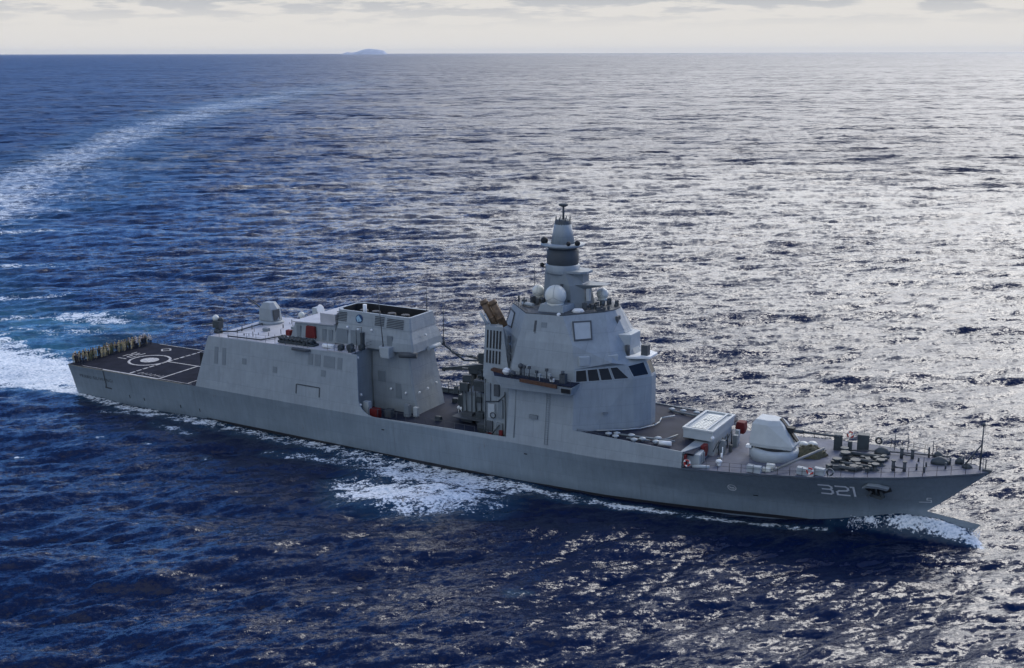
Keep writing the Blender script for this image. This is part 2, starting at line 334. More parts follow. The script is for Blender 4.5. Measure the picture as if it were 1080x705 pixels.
    aer = np.maximum(aer, foam_glitter*0.35)
    co = np.stack([x+ox, y+oy, z], -1).reshape(-1, 3).astype(np.float32)
    i = np.arange(nr-1)[:, None]*na; j = np.arange(na)[None, :]; jn = (j+1) % na
    fq = np.stack([i+j, i+na+j, i+na+jn, i+jn], -1).reshape(-1, 4).astype(np.int32)
    me = bpy.data.meshes.new('sea'); me.vertices.add(len(co)); me.vertices.foreach_set('co', co.ravel())
    nf = len(fq); me.loops.add(nf*4); me.loops.foreach_set('vertex_index', fq.ravel())
    me.polygons.add(nf); me.polygons.foreach_set('loop_start', np.arange(0, nf*4, 4, dtype=np.int32)); me.polygons.foreach_set('loop_total', np.full(nf, 4, np.int32))
    me.polygons.foreach_set('use_smooth', np.ones(nf, bool)); me.update(calc_edges=True)
    lod = np.clip((cell-0.3)/4, 0, 1)
    for nm, arr in (('foam_glitter', foam_glitter), ('aer', aer), ('unresolved', lod)):
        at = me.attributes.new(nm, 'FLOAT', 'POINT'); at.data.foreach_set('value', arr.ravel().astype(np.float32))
    me.flip_normals() if me.polygons[5000].normal.z < 0 else None
    o = bpy.data.objects.new('sea', me); scene.collection.objects.link(o); o['kind'] = 'structure'; o['label'] = 'deep blue choppy sea with foamy streaks and a long curved wake'
    # material
    m = bpy.data.materials.new('sea_water'); m.use_nodes = True; nt = m.node_tree; N = nt.nodes; L = nt.links
    b = N['Principled BSDF']; b.inputs['IOR'].default_value = 1.333; b.inputs['Roughness'].default_value = 0.14
    geo = N.new('ShaderNodeNewGeometry')
    def noise(scale, detail=3, stretch=(1, 1, 1), rough=0.5, rot=0.0):
        mp = N.new('ShaderNodeMapping'); mp.vector_type = 'TEXTURE'; mp.inputs['Rotation'].default_value = (0, 0, rot); mp.inputs['Scale'].default_value = stretch
        L.new(geo.outputs['Position'], mp.inputs[0])
        n = N.new('ShaderNodeTexNoise'); n.inputs['Scale'].default_value = scale; n.inputs['Detail'].default_value = detail; n.inputs['Roughness'].default_value = rough
        L.new(mp.outputs[0], n.inputs['Vector']); return n
    def vm(op, a, b=None, sc=None):
        n = N.new('ShaderNodeVectorMath'); n.operation = op
        for i, v in enumerate((a, b)):
            if v is None: continue
            if isinstance(v, tuple): n.inputs[i].default_value = v
            else: L.new(v, n.inputs[i])
        if sc is not None:
            if isinstance(sc, (int, float)): n.inputs['Scale'].default_value = sc
            else: L.new(sc, n.inputs['Scale'])
        return n.outputs[0]
    def mr(v, a, b_, c, d, kind='LINEAR'):
        n = N.new('ShaderNodeMapRange'); n.interpolation_type = kind; L.new(v, n.inputs[0])
        for i, x in enumerate((a, b_, c, d)): n.inputs[i+1].default_value = x
        return n.outputs[0]
    def ma(op, a, b_, clamp=False):
        n = N.new('ShaderNodeMath'); n.operation = op; n.use_clamp = clamp
        for i, v in enumerate((a, b_)):
            if isinstance(v, (int, float)): n.inputs[i].default_value = v
            else: L.new(v, n.inputs[i])
        return n.outputs[0]
    rot = wd                     # short axis of the ripples lies along the wind
    acc = None
    al = N.new('ShaderNodeAttribute'); al.attribute_name = 'unresolved'
    for sc_, st, amp, far in ((9.0, (1, 1.5, 1), 0.45, 0), (3.0, (1, 1.8, 1), 0.60, 0), (0.9, (1, 4.0, 1), 0.60, 0), (0.25, (1, 4.0, 1), 0.18, .95), (0.06, (1, 2, 1), 0.06, 1.1), (0.018, (1, 5, 1), 0.0, .6)):
        n = noise(sc_, 3, st, 0.6, rot)
        v = vm('SCALE', vm('MULTIPLY', vm('SUBTRACT', n.outputs['Color'], (.5, .5, .5)), (1, 1, 0)), None, mr(al.outputs['Fac'], 0, 1, amp*2, (amp+far)*2))
        acc = v if acc is None else vm('ADD', acc, v)
    # calm and ruffled patches, tens to hundreds of metres wide
    pat = noise(0.012, 4, (1, 2.2, 1), 0.6, rot); amt = mr(pat.outputs[0], 0.35, 0.65, 0.5, 1.35)
    acc = vm('SCALE', acc, None, amt)
    nrm = vm('NORMALIZE', vm('ADD', geo.outputs['Normal'], acc))
    L.new(nrm, b.inputs['Normal'])
    af = N.new('ShaderNodeAttribute'); af.attribute_name = 'foam_glitter'; aa = N.new('ShaderNodeAttribute'); aa.attribute_name = 'aer'
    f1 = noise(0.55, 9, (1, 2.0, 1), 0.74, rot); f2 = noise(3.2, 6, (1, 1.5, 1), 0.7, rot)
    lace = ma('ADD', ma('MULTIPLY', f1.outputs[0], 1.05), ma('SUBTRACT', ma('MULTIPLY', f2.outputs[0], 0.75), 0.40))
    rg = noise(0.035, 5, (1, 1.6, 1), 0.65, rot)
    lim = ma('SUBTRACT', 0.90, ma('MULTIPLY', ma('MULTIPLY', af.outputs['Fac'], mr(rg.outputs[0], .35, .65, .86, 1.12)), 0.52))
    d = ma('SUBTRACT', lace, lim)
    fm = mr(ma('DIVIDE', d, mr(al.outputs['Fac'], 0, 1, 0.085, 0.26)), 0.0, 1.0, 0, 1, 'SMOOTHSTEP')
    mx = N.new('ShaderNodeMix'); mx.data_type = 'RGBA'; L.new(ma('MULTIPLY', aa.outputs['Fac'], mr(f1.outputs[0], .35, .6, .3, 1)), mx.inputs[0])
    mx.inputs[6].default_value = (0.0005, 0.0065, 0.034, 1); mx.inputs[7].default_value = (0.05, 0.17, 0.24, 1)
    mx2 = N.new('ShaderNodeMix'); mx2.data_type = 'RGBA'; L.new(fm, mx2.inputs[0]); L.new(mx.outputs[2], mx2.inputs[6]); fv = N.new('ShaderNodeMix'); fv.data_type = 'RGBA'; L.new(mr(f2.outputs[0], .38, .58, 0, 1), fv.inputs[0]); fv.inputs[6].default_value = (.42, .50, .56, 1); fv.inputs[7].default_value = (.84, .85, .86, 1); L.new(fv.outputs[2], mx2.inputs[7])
    L.new(mx2.outputs[2], b.inputs['Base Color'])
    L.new(ma('MAXIMUM', mr(fm, 0, 1, 0.2, 0.8), mr(al.outputs['Fac'], 0, 1, 0.2, 0.42)), b.inputs['Roughness'])
    me.materials.append(m)
build_sea()

# island on the horizon
def build_island():
    rng = random.Random(3)
    o0 = Vector((CAM[0], CAM[1], 0)); a = Vector((-771.2, 1040.5, 0)).normalized(); c = o0+a*60000; K = 2.86; s = Vector((a.y, -a.x, 0))
    prof = [(-420, 8), (-380, 18), (-330, 45), (-290, 55), (-250, 38), (-200, 40), (-130, 62), (-60, 90), (0, 108), (70, 116), (140, 112), (210, 104), (270, 92), (320, 78), (350, 45), (380, 12)]
    m = M(); rings = []
    for k, (u, h) in enumerate(prof):
        ring = []
        for i in range(11):
            t = -1+2*i/10; w = (60+h*1.6)*K; h_ = h*K*.82
            ring.append(tuple(c+s*u*K+a*(t*w)+Vector((0, 0, -4+(h_+4)*max(0, 1-abs(t)**1.7)+rng.uniform(-6, 6)*(1-abs(t))))))
        rings.append(ring)
    m.loft(rings, (False, False), closed=False, smooth=True)
    im = mat('island_haze_tint', (0.44, 0.47, 0.53), 0.9, var=0.2, scale=0.01)  # rock paled toward blue; distance haze put into its colour
    o = m.build('island', im); o['kind'] = 'structure'; o['label'] = 'low grey island on the horizon'
build_island()

# ---------------------------------------------------------------- hull form
def lv(xs, bs, zs=None, z=None): return (np.array(xs, float), np.array(bs, float), (lambda x: np.interp(x, zs[0], zs[1])) if zs else (lambda x: z+0*np.asarray(x, float)))
KX = [0, 27, 60, 98, 109, 117, 124.5, 129, 134, 139, 143.2]; KZ = [5.4, 5.6, 5.65, 5.68, 6.3, 6.85, 7.5, 7.95, 8.38, 8.85, 9.1]
LEVELS = [
 lv([.9, 27, 60, 85, 98, 106, 113, 120, 128, 134, 137], [5, 6.5, 7.2, 7.0, 5.8, 4.6, 3.3, 2.0, 1.0, .5, .03], z=-3),
 lv([.7, 27, 60, 85, 98, 106, 113, 120, 128, 134, 138, 140.7], [7.9, 7.95, 8.4, 8.45, 7.7, 6.5, 5.1, 3.4, 2.0, 1.2, .7, .03], z=0),
 lv([.4, 27, 60, 85, 98, 106, 113, 120, 128, 134, 138, 141.8], [8.2, 8.3, 8.6, 8.6, 7.95, 6.85, 5.45, 3.8, 2.1, 1.25, .65, .03], z=1.6),
 lv([.3, 27, 60, 85, 98, 106, 113, 120, 128, 134, 138, 142.5], [8.35, 8.45, 8.68, 8.7, 8.1, 7.05, 5.7, 4.05, 2.25, 1.0, .4, .03], z=2.43),
 lv([.2, 27, 60, 85, 98, 106, 113, 120, 128, 133, 136.4], [8.4, 8.5, 8.72, 8.75, 8.2, 7.25, 5.95, 4.35, 2.5, 1.15, .03], z=2.95),
 lv([0, 27, 60, 85, 98, 106, 113, 120, 128, 133, 138.0], [8.7, 8.8, 8.9, 8.9, 8.6, 7.95, 6.9, 5.6, 3.75, 2.35, .03], z=4.35),
 lv([-.2, 5, 27, 98, 109, 117, 124.5, 129, 134, 139, 141.7, 143.2], [8.9, 8.95, 9, 8.97, 8.9, 8.4, 7.6, 6.6, 5.2, 3.0, 1.4, .03], (KX, KZ)),
]
def hull_y(x, z):
    ps = []
    for X, B, Z in LEVELS:
        ps.append((float(Z(x)), float(np.interp(x, X, B)) if x <= X[-1] else 0.0))
    for (z0, b0), (z1, b1) in zip(ps[:-1], ps[1:]):
        if z <= z1: return b0+(b1-b0)*(z-z0)/(z1-z0)
    return ps[-1][1]
def deck_b(x): return float(np.interp(x, LEVELS[-1][0], LEVELS[-1][1]))
def deck_z(x): return float(np.interp(x, KX, KZ))

ship = bpy.data.objects.new('warship', None); scene.collection.objects.link(ship)
tag(ship, 'long grey warship number 321 steaming across the sea', 'warship')

def build_hull():
    U = np.concatenate([np.linspace(0, .72, 30), np.linspace(.72, 1, 44)[1:]])
    m = M()
    def pt(j, u, s):
        X, B, Z = LEVELS[j]; x = X[0]+(X[-1]-X[0])*u
        return (x, s*float(np.interp(x, X, B)), float(Z(x)))
    for s in (-1, 1):
        g = [[pt(j, u, s) for u in U] for j in range(len(LEVELS))]
        m.loft(g, (False, False), closed=False, smooth=True)
    n = len(LEVELS)
    ring = [pt(j, 0, -1) for j in range(n)]+[pt(j, 0, 1) for j in range(n)][::-1]
    m.add(ring, [tuple(range(2*n))])
    o = m.build('hull', HULLM, ship)
    return o
hull = build_hull()
def strokes(name, lines, w, mt, parent, proud=0.035, step=0.25):
    """painted line on the starboard hull side, given as (x, z) polylines"""
    m = M()
    for ln in lines:
        for (x0, z0), (x1, z1) in zip(ln[:-1], ln[1:]):
            L_ = math.hypot(x1-x0, z1-z0); n = max(1, int(L_/step)); tx, tz = (x1-x0)/L_, (z1-z0)/L_
            x0e, z0e, x1e, z1e = x0-tx*w/2, z0-tz*w/2, x1+tx*w/2, z1+tz*w/2
            vs = []
            for i in range(n+1):
                x = x0e+(x1e-x0e)*i/n; z = z0e+(z1e-z0e)*i/n
                for q in (-.5, .5):
                    xx = x-tz*w*q; zz = z+tx*w*q; vs.append((xx, -(hull_y(xx, zz)+proud), zz))
            m.add(vs, [(2*i, 2*i+1, 2*i+3, 2*i+2) for i in range(n)])
    return m.build(name, mt, parent)
NUMW = mat('number_white', (.9, .9, .9), .5, var=.08)
def hull_marks():
    def dig(pts, x0, w, z0=4.72, h=1.5, lean=0.10): return [[(x0+p[0]*w-lean*(p[1])*h*0+(.0), z0+p[1]*h) for p in l] for l in pts]
    three = [[(0, 1), (.8, 1), (1, .85), (1, .68), (.85, .55), (.25, .55)], [(.85, .55), (1, .4), (1, .15), (.82, 0), (0.1, 0)]]
    two = [[(0, 1), (.82, 1), (1, .86), (1, .66), (.85, .54), (.2, .46), (.02, .32), (.02, 0), (1, 0)]]
    one = [[(0, 1), (.28, 1), (.28, 0)]]
    strokes('hull_number', dig(three, 125.1, 1.35)+dig(two, 126.95, 1.3)+dig(one, 128.6, 1.0), 0.24, NUMW, hull)
    e = [[(114.6+.48*math.cos(t), 3.95+.48*math.sin(t)) for t in np.linspace(0, 2*math.pi, 17)], [(114.3, 4.1), (114.9, 3.8)], [(114.35, 3.9), (114.85, 4.05)], [(114.45, 3.7), (114.75, 3.68)]]
    strokes('thruster_mark', e, 0.10, WHITE, hull)
    e = [[(136.95, 5.05), (136.55, 5.05), (136.5, 4.72), (136.95, 4.72), (136.95, 4.36), (136.4, 4.36)], [(136.4, 4.36), (135.7, 4.34)]]
    strokes('draught_mark', e, 0.10, WHITE, hull, step=0.1)
    # ship's name near the stern
    cu = bpy.data.curves.new('t', 'FONT'); cu.body = 'PRABU SILIWANGI'; cu.size = 0.78; cu.space_character = 1.28
    t = bpy.data.objects.new('t', cu); scene.collection.objects.link(t); dg = bpy.context.evaluated_depsgraph_get(); dg.update()
    me = bpy.data.meshes.new_from_object(t.evaluated_get(dg)); xs = [v.co.x for v in me.vertices]; k = 7.8/max(xs)
    for v in me.vertices:
        x = 2.1+v.co.x*k; z = 3.42+v.co.y; v.co = (x, -(hull_y(x, z)+.03), z)
    bpy.data.objects.remove(t)
    me.materials.clear(); me.materials.append(DGREY); o = bpy.data.objects.new('ship_name', me); scene.collection.objects.link(o); o.parent = hull
    # vertical stains and shell seams
    strokes('discharge_stain', [[(8.2, 5.2), (8.15, 3.2), (8.05, 2.4)], [(7.9, 2.35), (9.2, 2.3)]], 0.26, DGREY, hull)
    for x, za, zb in ((14, 5.2, 1.4), (28, 5.5, .6), (66, 5.3, 1), (75, 3.8, .8), (103, 5.5, .8)): strokes('shell_seam', [[(x, za), (x, zb)]], 0.06, MASTG, hull)
    for x, za, w in ((13.2, 1.7, 0), (16.5, 1.7, 0), (24.5, 1.7, 0), (28.6, 1.7, 0), (64, 4.1, .3), (87, 4.4, .3), (117, 3, .4)): strokes('scupper', [[(x, za), (x+.02+w, za-(.4 if w == 0 else 0))]], 0.16, BLACK, hull)
    L0 = []
    xs = np.linspace(30, 128, 70)
    strokes('boot_top', [[(x, 0.2) for x in xs]], 0.45, ANTIF, hull, proud=0.03, step=1.0)
    # anchor pocket
    m = M(); c = (131.5, 6.35)
    P = lambda dx, dz, out: (c[0]+dx, -(hull_y(c[0]+dx, c[1]+dz)+out), c[1]+dz)
    rg = [(-1.6, .15), (-.9, .75), (.2, .7), (1.35, .35), (1.5, -.35), (.2, -1.0), (-.9, -.7)]
    m.loft([[P(a, b, 0.0) for a, b in rg], [P(a*.92, b*.92, .28) for a, b in rg], [P(a*.7, b*.7, .05) for a, b in rg]], (False, True), mi=1)
    m.build('anchor_pocket', [BLACK, BLACK], hull)
    m = M(); pl = [(-1.6, .2), (-.9, .85), (.2, .8), (1.35, .4), (1.1, .1), (.2, .35), (-.9, .4)]
    m.loft([[P(a, b, 0.0) for a, b in pl], [P(a, b-.15, .75) for a, b in pl]]); m.build('pocket_lip', GREY, hull, .05)
    m = M(); p0 = Vector(P(-.1, .3, .25)); p1 = Vector(P(-.2, -1.35, .55))
    m.cyl(p0, p1, .14, .12, n=8); m.box(P(-.2, -1.1, .55), (1.5, .35, .38), ry=.15); m.box(P(-.85, -.75, .5), (.3, .3, .9), ry=.5); m.box(P(.5, -.75, .5), (.3, .3, .9), ry=-.5)
    m.build('anchor', MACH, hull)
hull_marks()

def deck(name, x0, x1, zf, mt, inset=0.06, n=24, parent=ship):
    xs = np.linspace(x0, x1, n); m = M()
    top = [[(x, -(deck_b(x)-inset), zf(x)) for x in xs], [(x, 0, zf(x)+.06) for x in xs], [(x, deck_b(x)-inset, zf(x)) for x in xs]]
    m.loft(top, (False, False), closed=False)
    bot = [[(x, y, z-.25) for x, y, z in r_] for r_ in top]; m.loft(bot[::-1], (False, False), closed=False)
    return m.build(name, mt, parent)
fd = deck('flight_deck', -.1, 31, lambda x: deck_z(x)-.02, DECKD)
wdk = deck('well_deck', 55, 88, lambda x: 4.95, DECKM)
vd = deck('missile_deck', 92, 110.2, lambda x: 8.42-.018*(x-94), DECKM, inset=.42)
fk = deck('foredeck', 108.5, 142.9, lambda x: deck_z(x)-.02, DECKF, n=40)

def deck_marks():
    def ribbon(m, pts, w, z=None):
        for (a, b) in zip(pts[:-1], pts[1:]):
            a = Vector(a); b = Vector(b); t = (b-a).normalized(); n = Vector((-t.y, t.x))*w/2
            zz = lambda p: deck_z(p.x)+.045+.06*(1-abs(p.y)/8.9)-.02
            m.add([(q.x, q.y, zz(q)) for q in (a-n, b-n, b+n, a+n)], [(0, 1, 2, 3)])
    def arc(c, r, a0=0, a1=2*math.pi, n=40): return [(c[0]+r*math.cos(a0+(a1-a0)*i/n), c[1]+r*math.sin(a0+(a1-a0)*i/n)) for i in range(n+1)]
    C = (10.3, -.8)
    m = M(); ribbon(m, arc(C, 3.35), .42); m.build('landing_circle', MARK, fd)
    m = M(); zc = deck_z(C[0])+.09
    m.add([(C[0], C[1], zc)]+[(x, y, zc) for x, y in arc(C, 1.55)[:-1]], [(0, i+1, (i+1) % 40+1) for i in range(40)]); m.build('landing_spot', MARK, fd)
    m = M()
    for i in range(12):
        y0 = -8.3+i*1.38; ribbon(m, [(13.75, y0), (13.75, y0+1.05)], .42)
    m.build('deck_line', MARK, fd)
    m = M(); ribbon(m, [(20.5, -8.75), (20.5, .1)], .36); m.build('deck_line', MARK, fd)
    m = M(); ribbon(m, [(13.75, -.1), (27, 0.1)], .3); m.build('deck_line', MARK, fd)
    m = M(); ribbon(m, [(8, -8.75), (20.5, -8.8)], .28); m.build('deck_line', MARK, fd)
    m = M(); ribbon(m, arc((7.3, 5.9), 1.0, n=4), .3); m.build('tie_down_mark', MARK, fd)
    m = M(); ribbon(m, [(3, 8.55), (27, 8.55)], .2); m.build('deck_edge_line', MARK, fd)
    m = M(); ribbon(m, [(3, -8.55), (27.5, -8.6)], .14); m.build('deck_edge_line', MARK, fd)
    m = M(); ribbon(m, [(26.6, -8.5), (26.6, 8.5)], .2); m.build('deck_line', MARK, fd)
    # pennant figures 321, read from astern
    def fig(lines, cx, cy):
        m = M()
        for l in lines: ribbon(m, [(cx-(q-.5)*1.6*0+(p_*0)-1.0+2.0*(q), cy-(p_-.5)*1.3) for p_, q in l], .28)
        return m
    three = [[(0, 1), (1, 1), (1, 0), (0, 0)], [(1, .5), (.2, .5)]]; two = [[(0, 1), (1, 1), (1, .5), (0, .5), (0, 0), (1, 0)]]; one = [[(.5, 1), (.5, 0)]]
    m = M()
    for lines, cy in ((three, 1.6), (two, -.3), (one, -2.0)):
        q = fig(lines, 5.1, cy); o = len(m.v); m.v += q.v; m.f += [[i+o for i in f] for f in q.f]; m.mi += q.mi; m.sm += q.sm
    m.build('deck_number', MARK, fd)
    m = M()
    for i in range(6): ribbon(m, [(15+i*.9, -7.9), (15.5+i*.9, -7.0)], .18)
    m.build('tie_down_mark', MARK, fd)
    # deck edge safety nets
    for s in (-1, 1):
        m = M()
        for i in range(16):
            x = .4+i*1.72; y = s*(deck_b(x)-.05); z = deck_z(x)
            if s > 0: m.cyl((x, y, z-.1), (x, y+s*.25, z+.95), .035, n=4)
            else: m.cyl((x, y, z-.1), (x, y+s*.55, z+.1), .035, n=4)
            if i:
                m.cyl((x-1.72, y+s*.5, z+.1), (x, y+s*.5, z+.1), .03, n=4)
                if s > 0: m.cyl((x-1.72, y+.25, z+.95), (x, y+.25, z+.95), .02, n=4)
        m.build('safety_net', [ROPE, DGREY][0] if s < 0 else DGREY, fd)
deck_marks()

# ---------------------------------------------------------------- hangar block
def hangar_y(x, z):   # starboard half breadth of the hangar side
    return 8.98-(z-5.65)*0.135
def build_hangar():
    X0b, X0t, X1 = 28.7, 30.9, 58.0
    zt = lambda x: 13.6+.018*(x-31)
    m = M()
    ring = lambda x, z: [(x, -hangar_y(x, z), z), (x, hangar_y(x, z), z)]
    bot = [(X0b, -8.98, 5.6), (X1, -8.98, 5.65), (X1, 8.98, 5.65), (X0b, 8.98, 5.6)]
    top = [(X0t, -hangar_y(0, zt(X0t)), zt(X0t)), (X1, -hangar_y(0, zt(X1)), zt(X1)), (X1, hangar_y(0, zt(X1)), zt(X1)), (X0t, hangar_y(0, zt(X0t)), zt(X0t))]
    low = [(X0b, -8.4, 4.6), (X1, -8.4, 4.6), (X1, 8.4, 4.6), (X0b, 8.4, 4.6)]
    m.loft([low, bot, top], (False, True))
    hg = m.build('hangar', GREY, ship)
    # side plates running forward of the block and curving down into the bulwark
    for s in (-1, 1):
        prof = [(57.9, 14.08), (59.2, 14.1), (59.8, 8.2)]+[(62.9-3.05*math.cos(t), 8.0-2.3*math.sin(t)) for t in np.linspace(0.1, math.pi/2, 8)]+[(84.2, 6.25)]
        low_ = [(57.9, 5.6), (59.2, 5.6), (59.8, 5.6)]+[(x, 5.6) for x, z in prof[3:]]
        m = M()
        o_ = [[(x, s*(hangar_y(0, z)), z) for x, z in prof], [(x, s*8.98, z) for x, z in low_]]
        i_ = [[(x, y-s*.16, z) for x, y, z in r_] for r_ in o_]
        m.loft([o_[1], o_[0], i_[0], i_[1]], (False, False), closed=False)
        m.build('side_plating', GREY, ship)
    m = M(); z = 13.72
    m.prism([(31.1, -7.75), (57.9, -7.75), (57.9, 7.75), (31.1, 7.75)], lambda x: zt(x)-.05, lambda x: zt(x)+.06); roof = m.build('roof', ROOF, hg)
    # panels and doors in the starboard side
    def panel(nm, x0, x1, z0, z1, mt, t=.05, par=hg):
        m = M(); vs = [(x, -(hangar_y(0, z)+q), z) for q in (-.05, t) for x, z in ((x0, z0), (x1, z0), (x1, z1), (x0, z1))]
        m.add(vs, [(0, 1, 2, 3), (4, 5, 6, 7), (0, 1, 5, 4), (1, 2, 6, 5), (2, 3, 7, 6), (3, 0, 4, 7)]); return m.build(nm, mt, par)
    LIGHTP = LGREY
    for x0, x1 in ((50.6, 51.4), (51.8, 52.8), (53.4, 55.4), (55.9, 56.7)): panel('ventilation_panel', x0, x1, 11.7, 13.35, MASTG)
    for x0 in (32.4, 34.0): panel('door', x0, x0+.7, 9.6, 12.2, MASTG)
    for x, z in ((38, 10.2), (44, 9.7), (53, 10.3)): panel('hatch', x, x+.8, z, z+.9, MASTG)
    for (a, b, c, d) in ((48.5, 48.65, 7.2, 8.6), (48.65, 52.8, 8.5, 8.65), (52.8, 52.95, 7.2, 8.6)): panel('door_frame', a, b, c, d, DGREY, .07)
    # aft corner recess (dark) and light locker on the port side of it
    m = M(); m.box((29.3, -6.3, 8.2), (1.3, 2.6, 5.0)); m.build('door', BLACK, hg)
    m = M(); m.box((28.2, 7.0, 7.0), (1.6, 2.0, 2.6)); m.build('locker', LGREY, hg, .05)
    # roof rails
    zf = lambda x: zt(x)+.06
    m = M(); m.rail([(31.2, -7.7, zf(31)), (44, -7.6, zf(44)), (50, -7.5, zf(50))], gap=1.9)
    m.rail([(31.2, -7.7, zf(31)), (31.2, 7.6, zf(31)), (50, 7.6, zf(50))], gap=1.9); m.build('railing', DGREY, roof)
    # dark pipes laid across the roof
    m = M(); m.tube([(31.6, -5.6, zf(32)+.25), (33.5, -4.5, zf(33)+.25), (33.4, 5.8, zf(33)+.25)], .12); m.build('pipe', DGREY, roof)
    m = M(); m.tube([(34.5, -7.4, zf(35)+.2), (41, -7.2, zf(41)+.2), (42.2, -3.2, zf(42)+.2)], .12); m.build('pipe', DGREY, roof)
    m = M(); m.tube([(38, 6.5, zf(38)+.2), (50, 6.0, zf(50)+.2)], .12); m.build('pipe', DGREY, roof)
    rng = random.Random(4)
    for i in range(34):
        x = rng.uniform(33, 49); y = rng.uniform(-6.5, 6); m = M(); m.cyl((x, y, zf(x)), (x, y, zf(x)+rng.uniform(.1, .75)), rng.uniform(.04, .09), n=6); m.build('roof_vent', DGREY, roof)
    for (x, y, sx, sy, h) in ((37, -1.5, .9, .8, .5), (40.2, 1.5, 1.1, .7, .4), (42, 3.5, 1.2, .8, .5), (46.5, -6.3, 1.6, .5, .55)):
        m = M(); m.box((x, y, zf(x)+h/2), (sx, sy, h)); m.build('roof_locker', MASTG, roof, .04)
    # small gun mount on starboard edge
    m = M(); m.cyl((49, -6.9, zf(49)), (49, -6.9, zf(49)+.9), .22); m.box((49, -6.9, zf(49)+1.05), (.7, .5, .4)); m.cyl((48.7, -6.9, zf(49)+1.15), (46.6, -7.1, zf(49)+1.2), .07, n=6); m.build('deck_gun', MACH, roof)
    m = M(); m.prism([(47.6, -8.0), (51.0, -8.0), (50.6, -8.7), (48.0, -8.7)], zf(49)-.35, zf(49)-.05); m.build('platform', DGREY, roof)
    # deckhouse in front of the funnel
    m = M(); m.loft([[(43.6, -3.6, zf(44)), (52, -3.6, zf(52)), (52, 5, zf(52)), (43.6, 5, zf(44))], [(44.4, -3.3, 16.4), (52, -3.3, 16.75), (52, 4.6, 16.75), (44.4, 4.6, 16.4)]])
    dh = m.build('deckhouse', GREY, ship)
    m = M(); m.prism([(44.2, -3.7), (52, -3.7), (52, 4.7), (44.2, 4.7)], lambda x: 16.42+.04*(x-44), lambda x: 16.6+.04*(x-44)); m.build('roof', ROOF, dh)
    m = M(); m.prism([(49.2, -3.3), (52, -3.3), (52, 3.0), (49.2, 3.0)], 16.8, 18.3); m.build('exhaust_casing', ROOF, dh)
    m = M(); m.loft([[(x, -3.62-.12*math.cos(i*1.6)*0-.32, z) for x, z in ((46.7, 14.35), (48.6, 14.4), (48.5, 16.2), (46.9, 16.2))], [(x, -3.5, z) for x, z in ((46.7, 14.35), (48.6, 14.4), (48.5, 16.2), (46.9, 16.2))]]) if (i := 0) == 0 else None
    m.build('canvas_cover', RED, dh, .08)
    m = M(); m.box((43.2, -3.4, 14.6), (.9, .7, .9)); m.build('canvas_cover', RED, dh, .1)
    for x in (45.2, 50, 51.2): m = M(); m.box((x, -3.52, 15.1), (.75, .12, 1.8)); m.build('door', MASTG, dh, .03)
    # row of dark decoy launcher tubes at the deck edge
    m = M()
    for i in range(9):
        x = 44.4+i*.72; m.cyl((x, -6.3, zf(x)+.2), (x+.1, -7.2, zf(x)+.95), .24, n=8); m.cyl((x, -5.7, zf(x)+.2), (x+.1, -6.6, zf(x)+1.05), .2, n=8)
    m.box((47.3, -6.3, zf(47)+.2), (6.8, 1.2, .35)); m.build('decoy_launcher', MACH, roof)
    # long pale box and covered drum by it
    m = M(); m.cyl((52.2, -6.6, zf(52)+.35), (54.2, -6.5, zf(54)+.35), .32, n=12); m.build('life_raft_canister', WHITE, roof)
    m = M(); m.box((56, -5.6, 14.15), (4.4, 4.4, .14)); tr = m.build('terrace', ROOF, roof)
    m = M(); m.rail([(53.9, -7.75, 14.2), (58.9, -7.75, 14.2), (58.9, -3.6, 14.2)], gap=1.2); m.build('railing', DGREY, tr)
    # clutter at the forward end: reels, gun, small objects
    for (x, y, r_) in ((55.8, -7.0, .36), (57, -6.4, .45), (58.3, -5.4, .38), (57.8, -7.2, .25)):
        m = M(); m.cyl((x, y-.4, 14.7), (x, y+.4, 14.7), r_, n=12); m.box((x, y, 14.4), (.5, 1.0, .4)); m.build('reel', MACH, tr)
    m = M(); m.tube([(58.5, -5.6, 14.2), (58.5, -5.6, 17.6), (58.1, -6.4, 17.6)], .05); m.tube([(57.2, -5.2, 14.2), (57.2, -5.2, 17.0)], .05); m.box((58.3, -5.2, 15.6), (.5, .4, 2.2)); m.build('ladder_post', MACH, tr)
    # aft stabilised optical gun and decoy ball
    m = M(); m.lathe((30.9, -5.6, 13.7), [(.7, 0), (.6, .6), (.25, .7), (.25, 1.0)]); m.box((30.9, -5.6, 15.0), (1.3, 1.0, 1.1)); m.cyl((30.3, -5.6, 15.1), (28.1, -6.1, 14.75), .1, n=8); m.sph((31.1, -5.1, 15.6), .42)
    m.build('remote_gun', [MACH], roof)
    m = M(); m.sph((30.4, -5.5, 15.9), .5); m.build('sensor_dome', CREAM, roof)
    return roof
hroof = build_hangar()

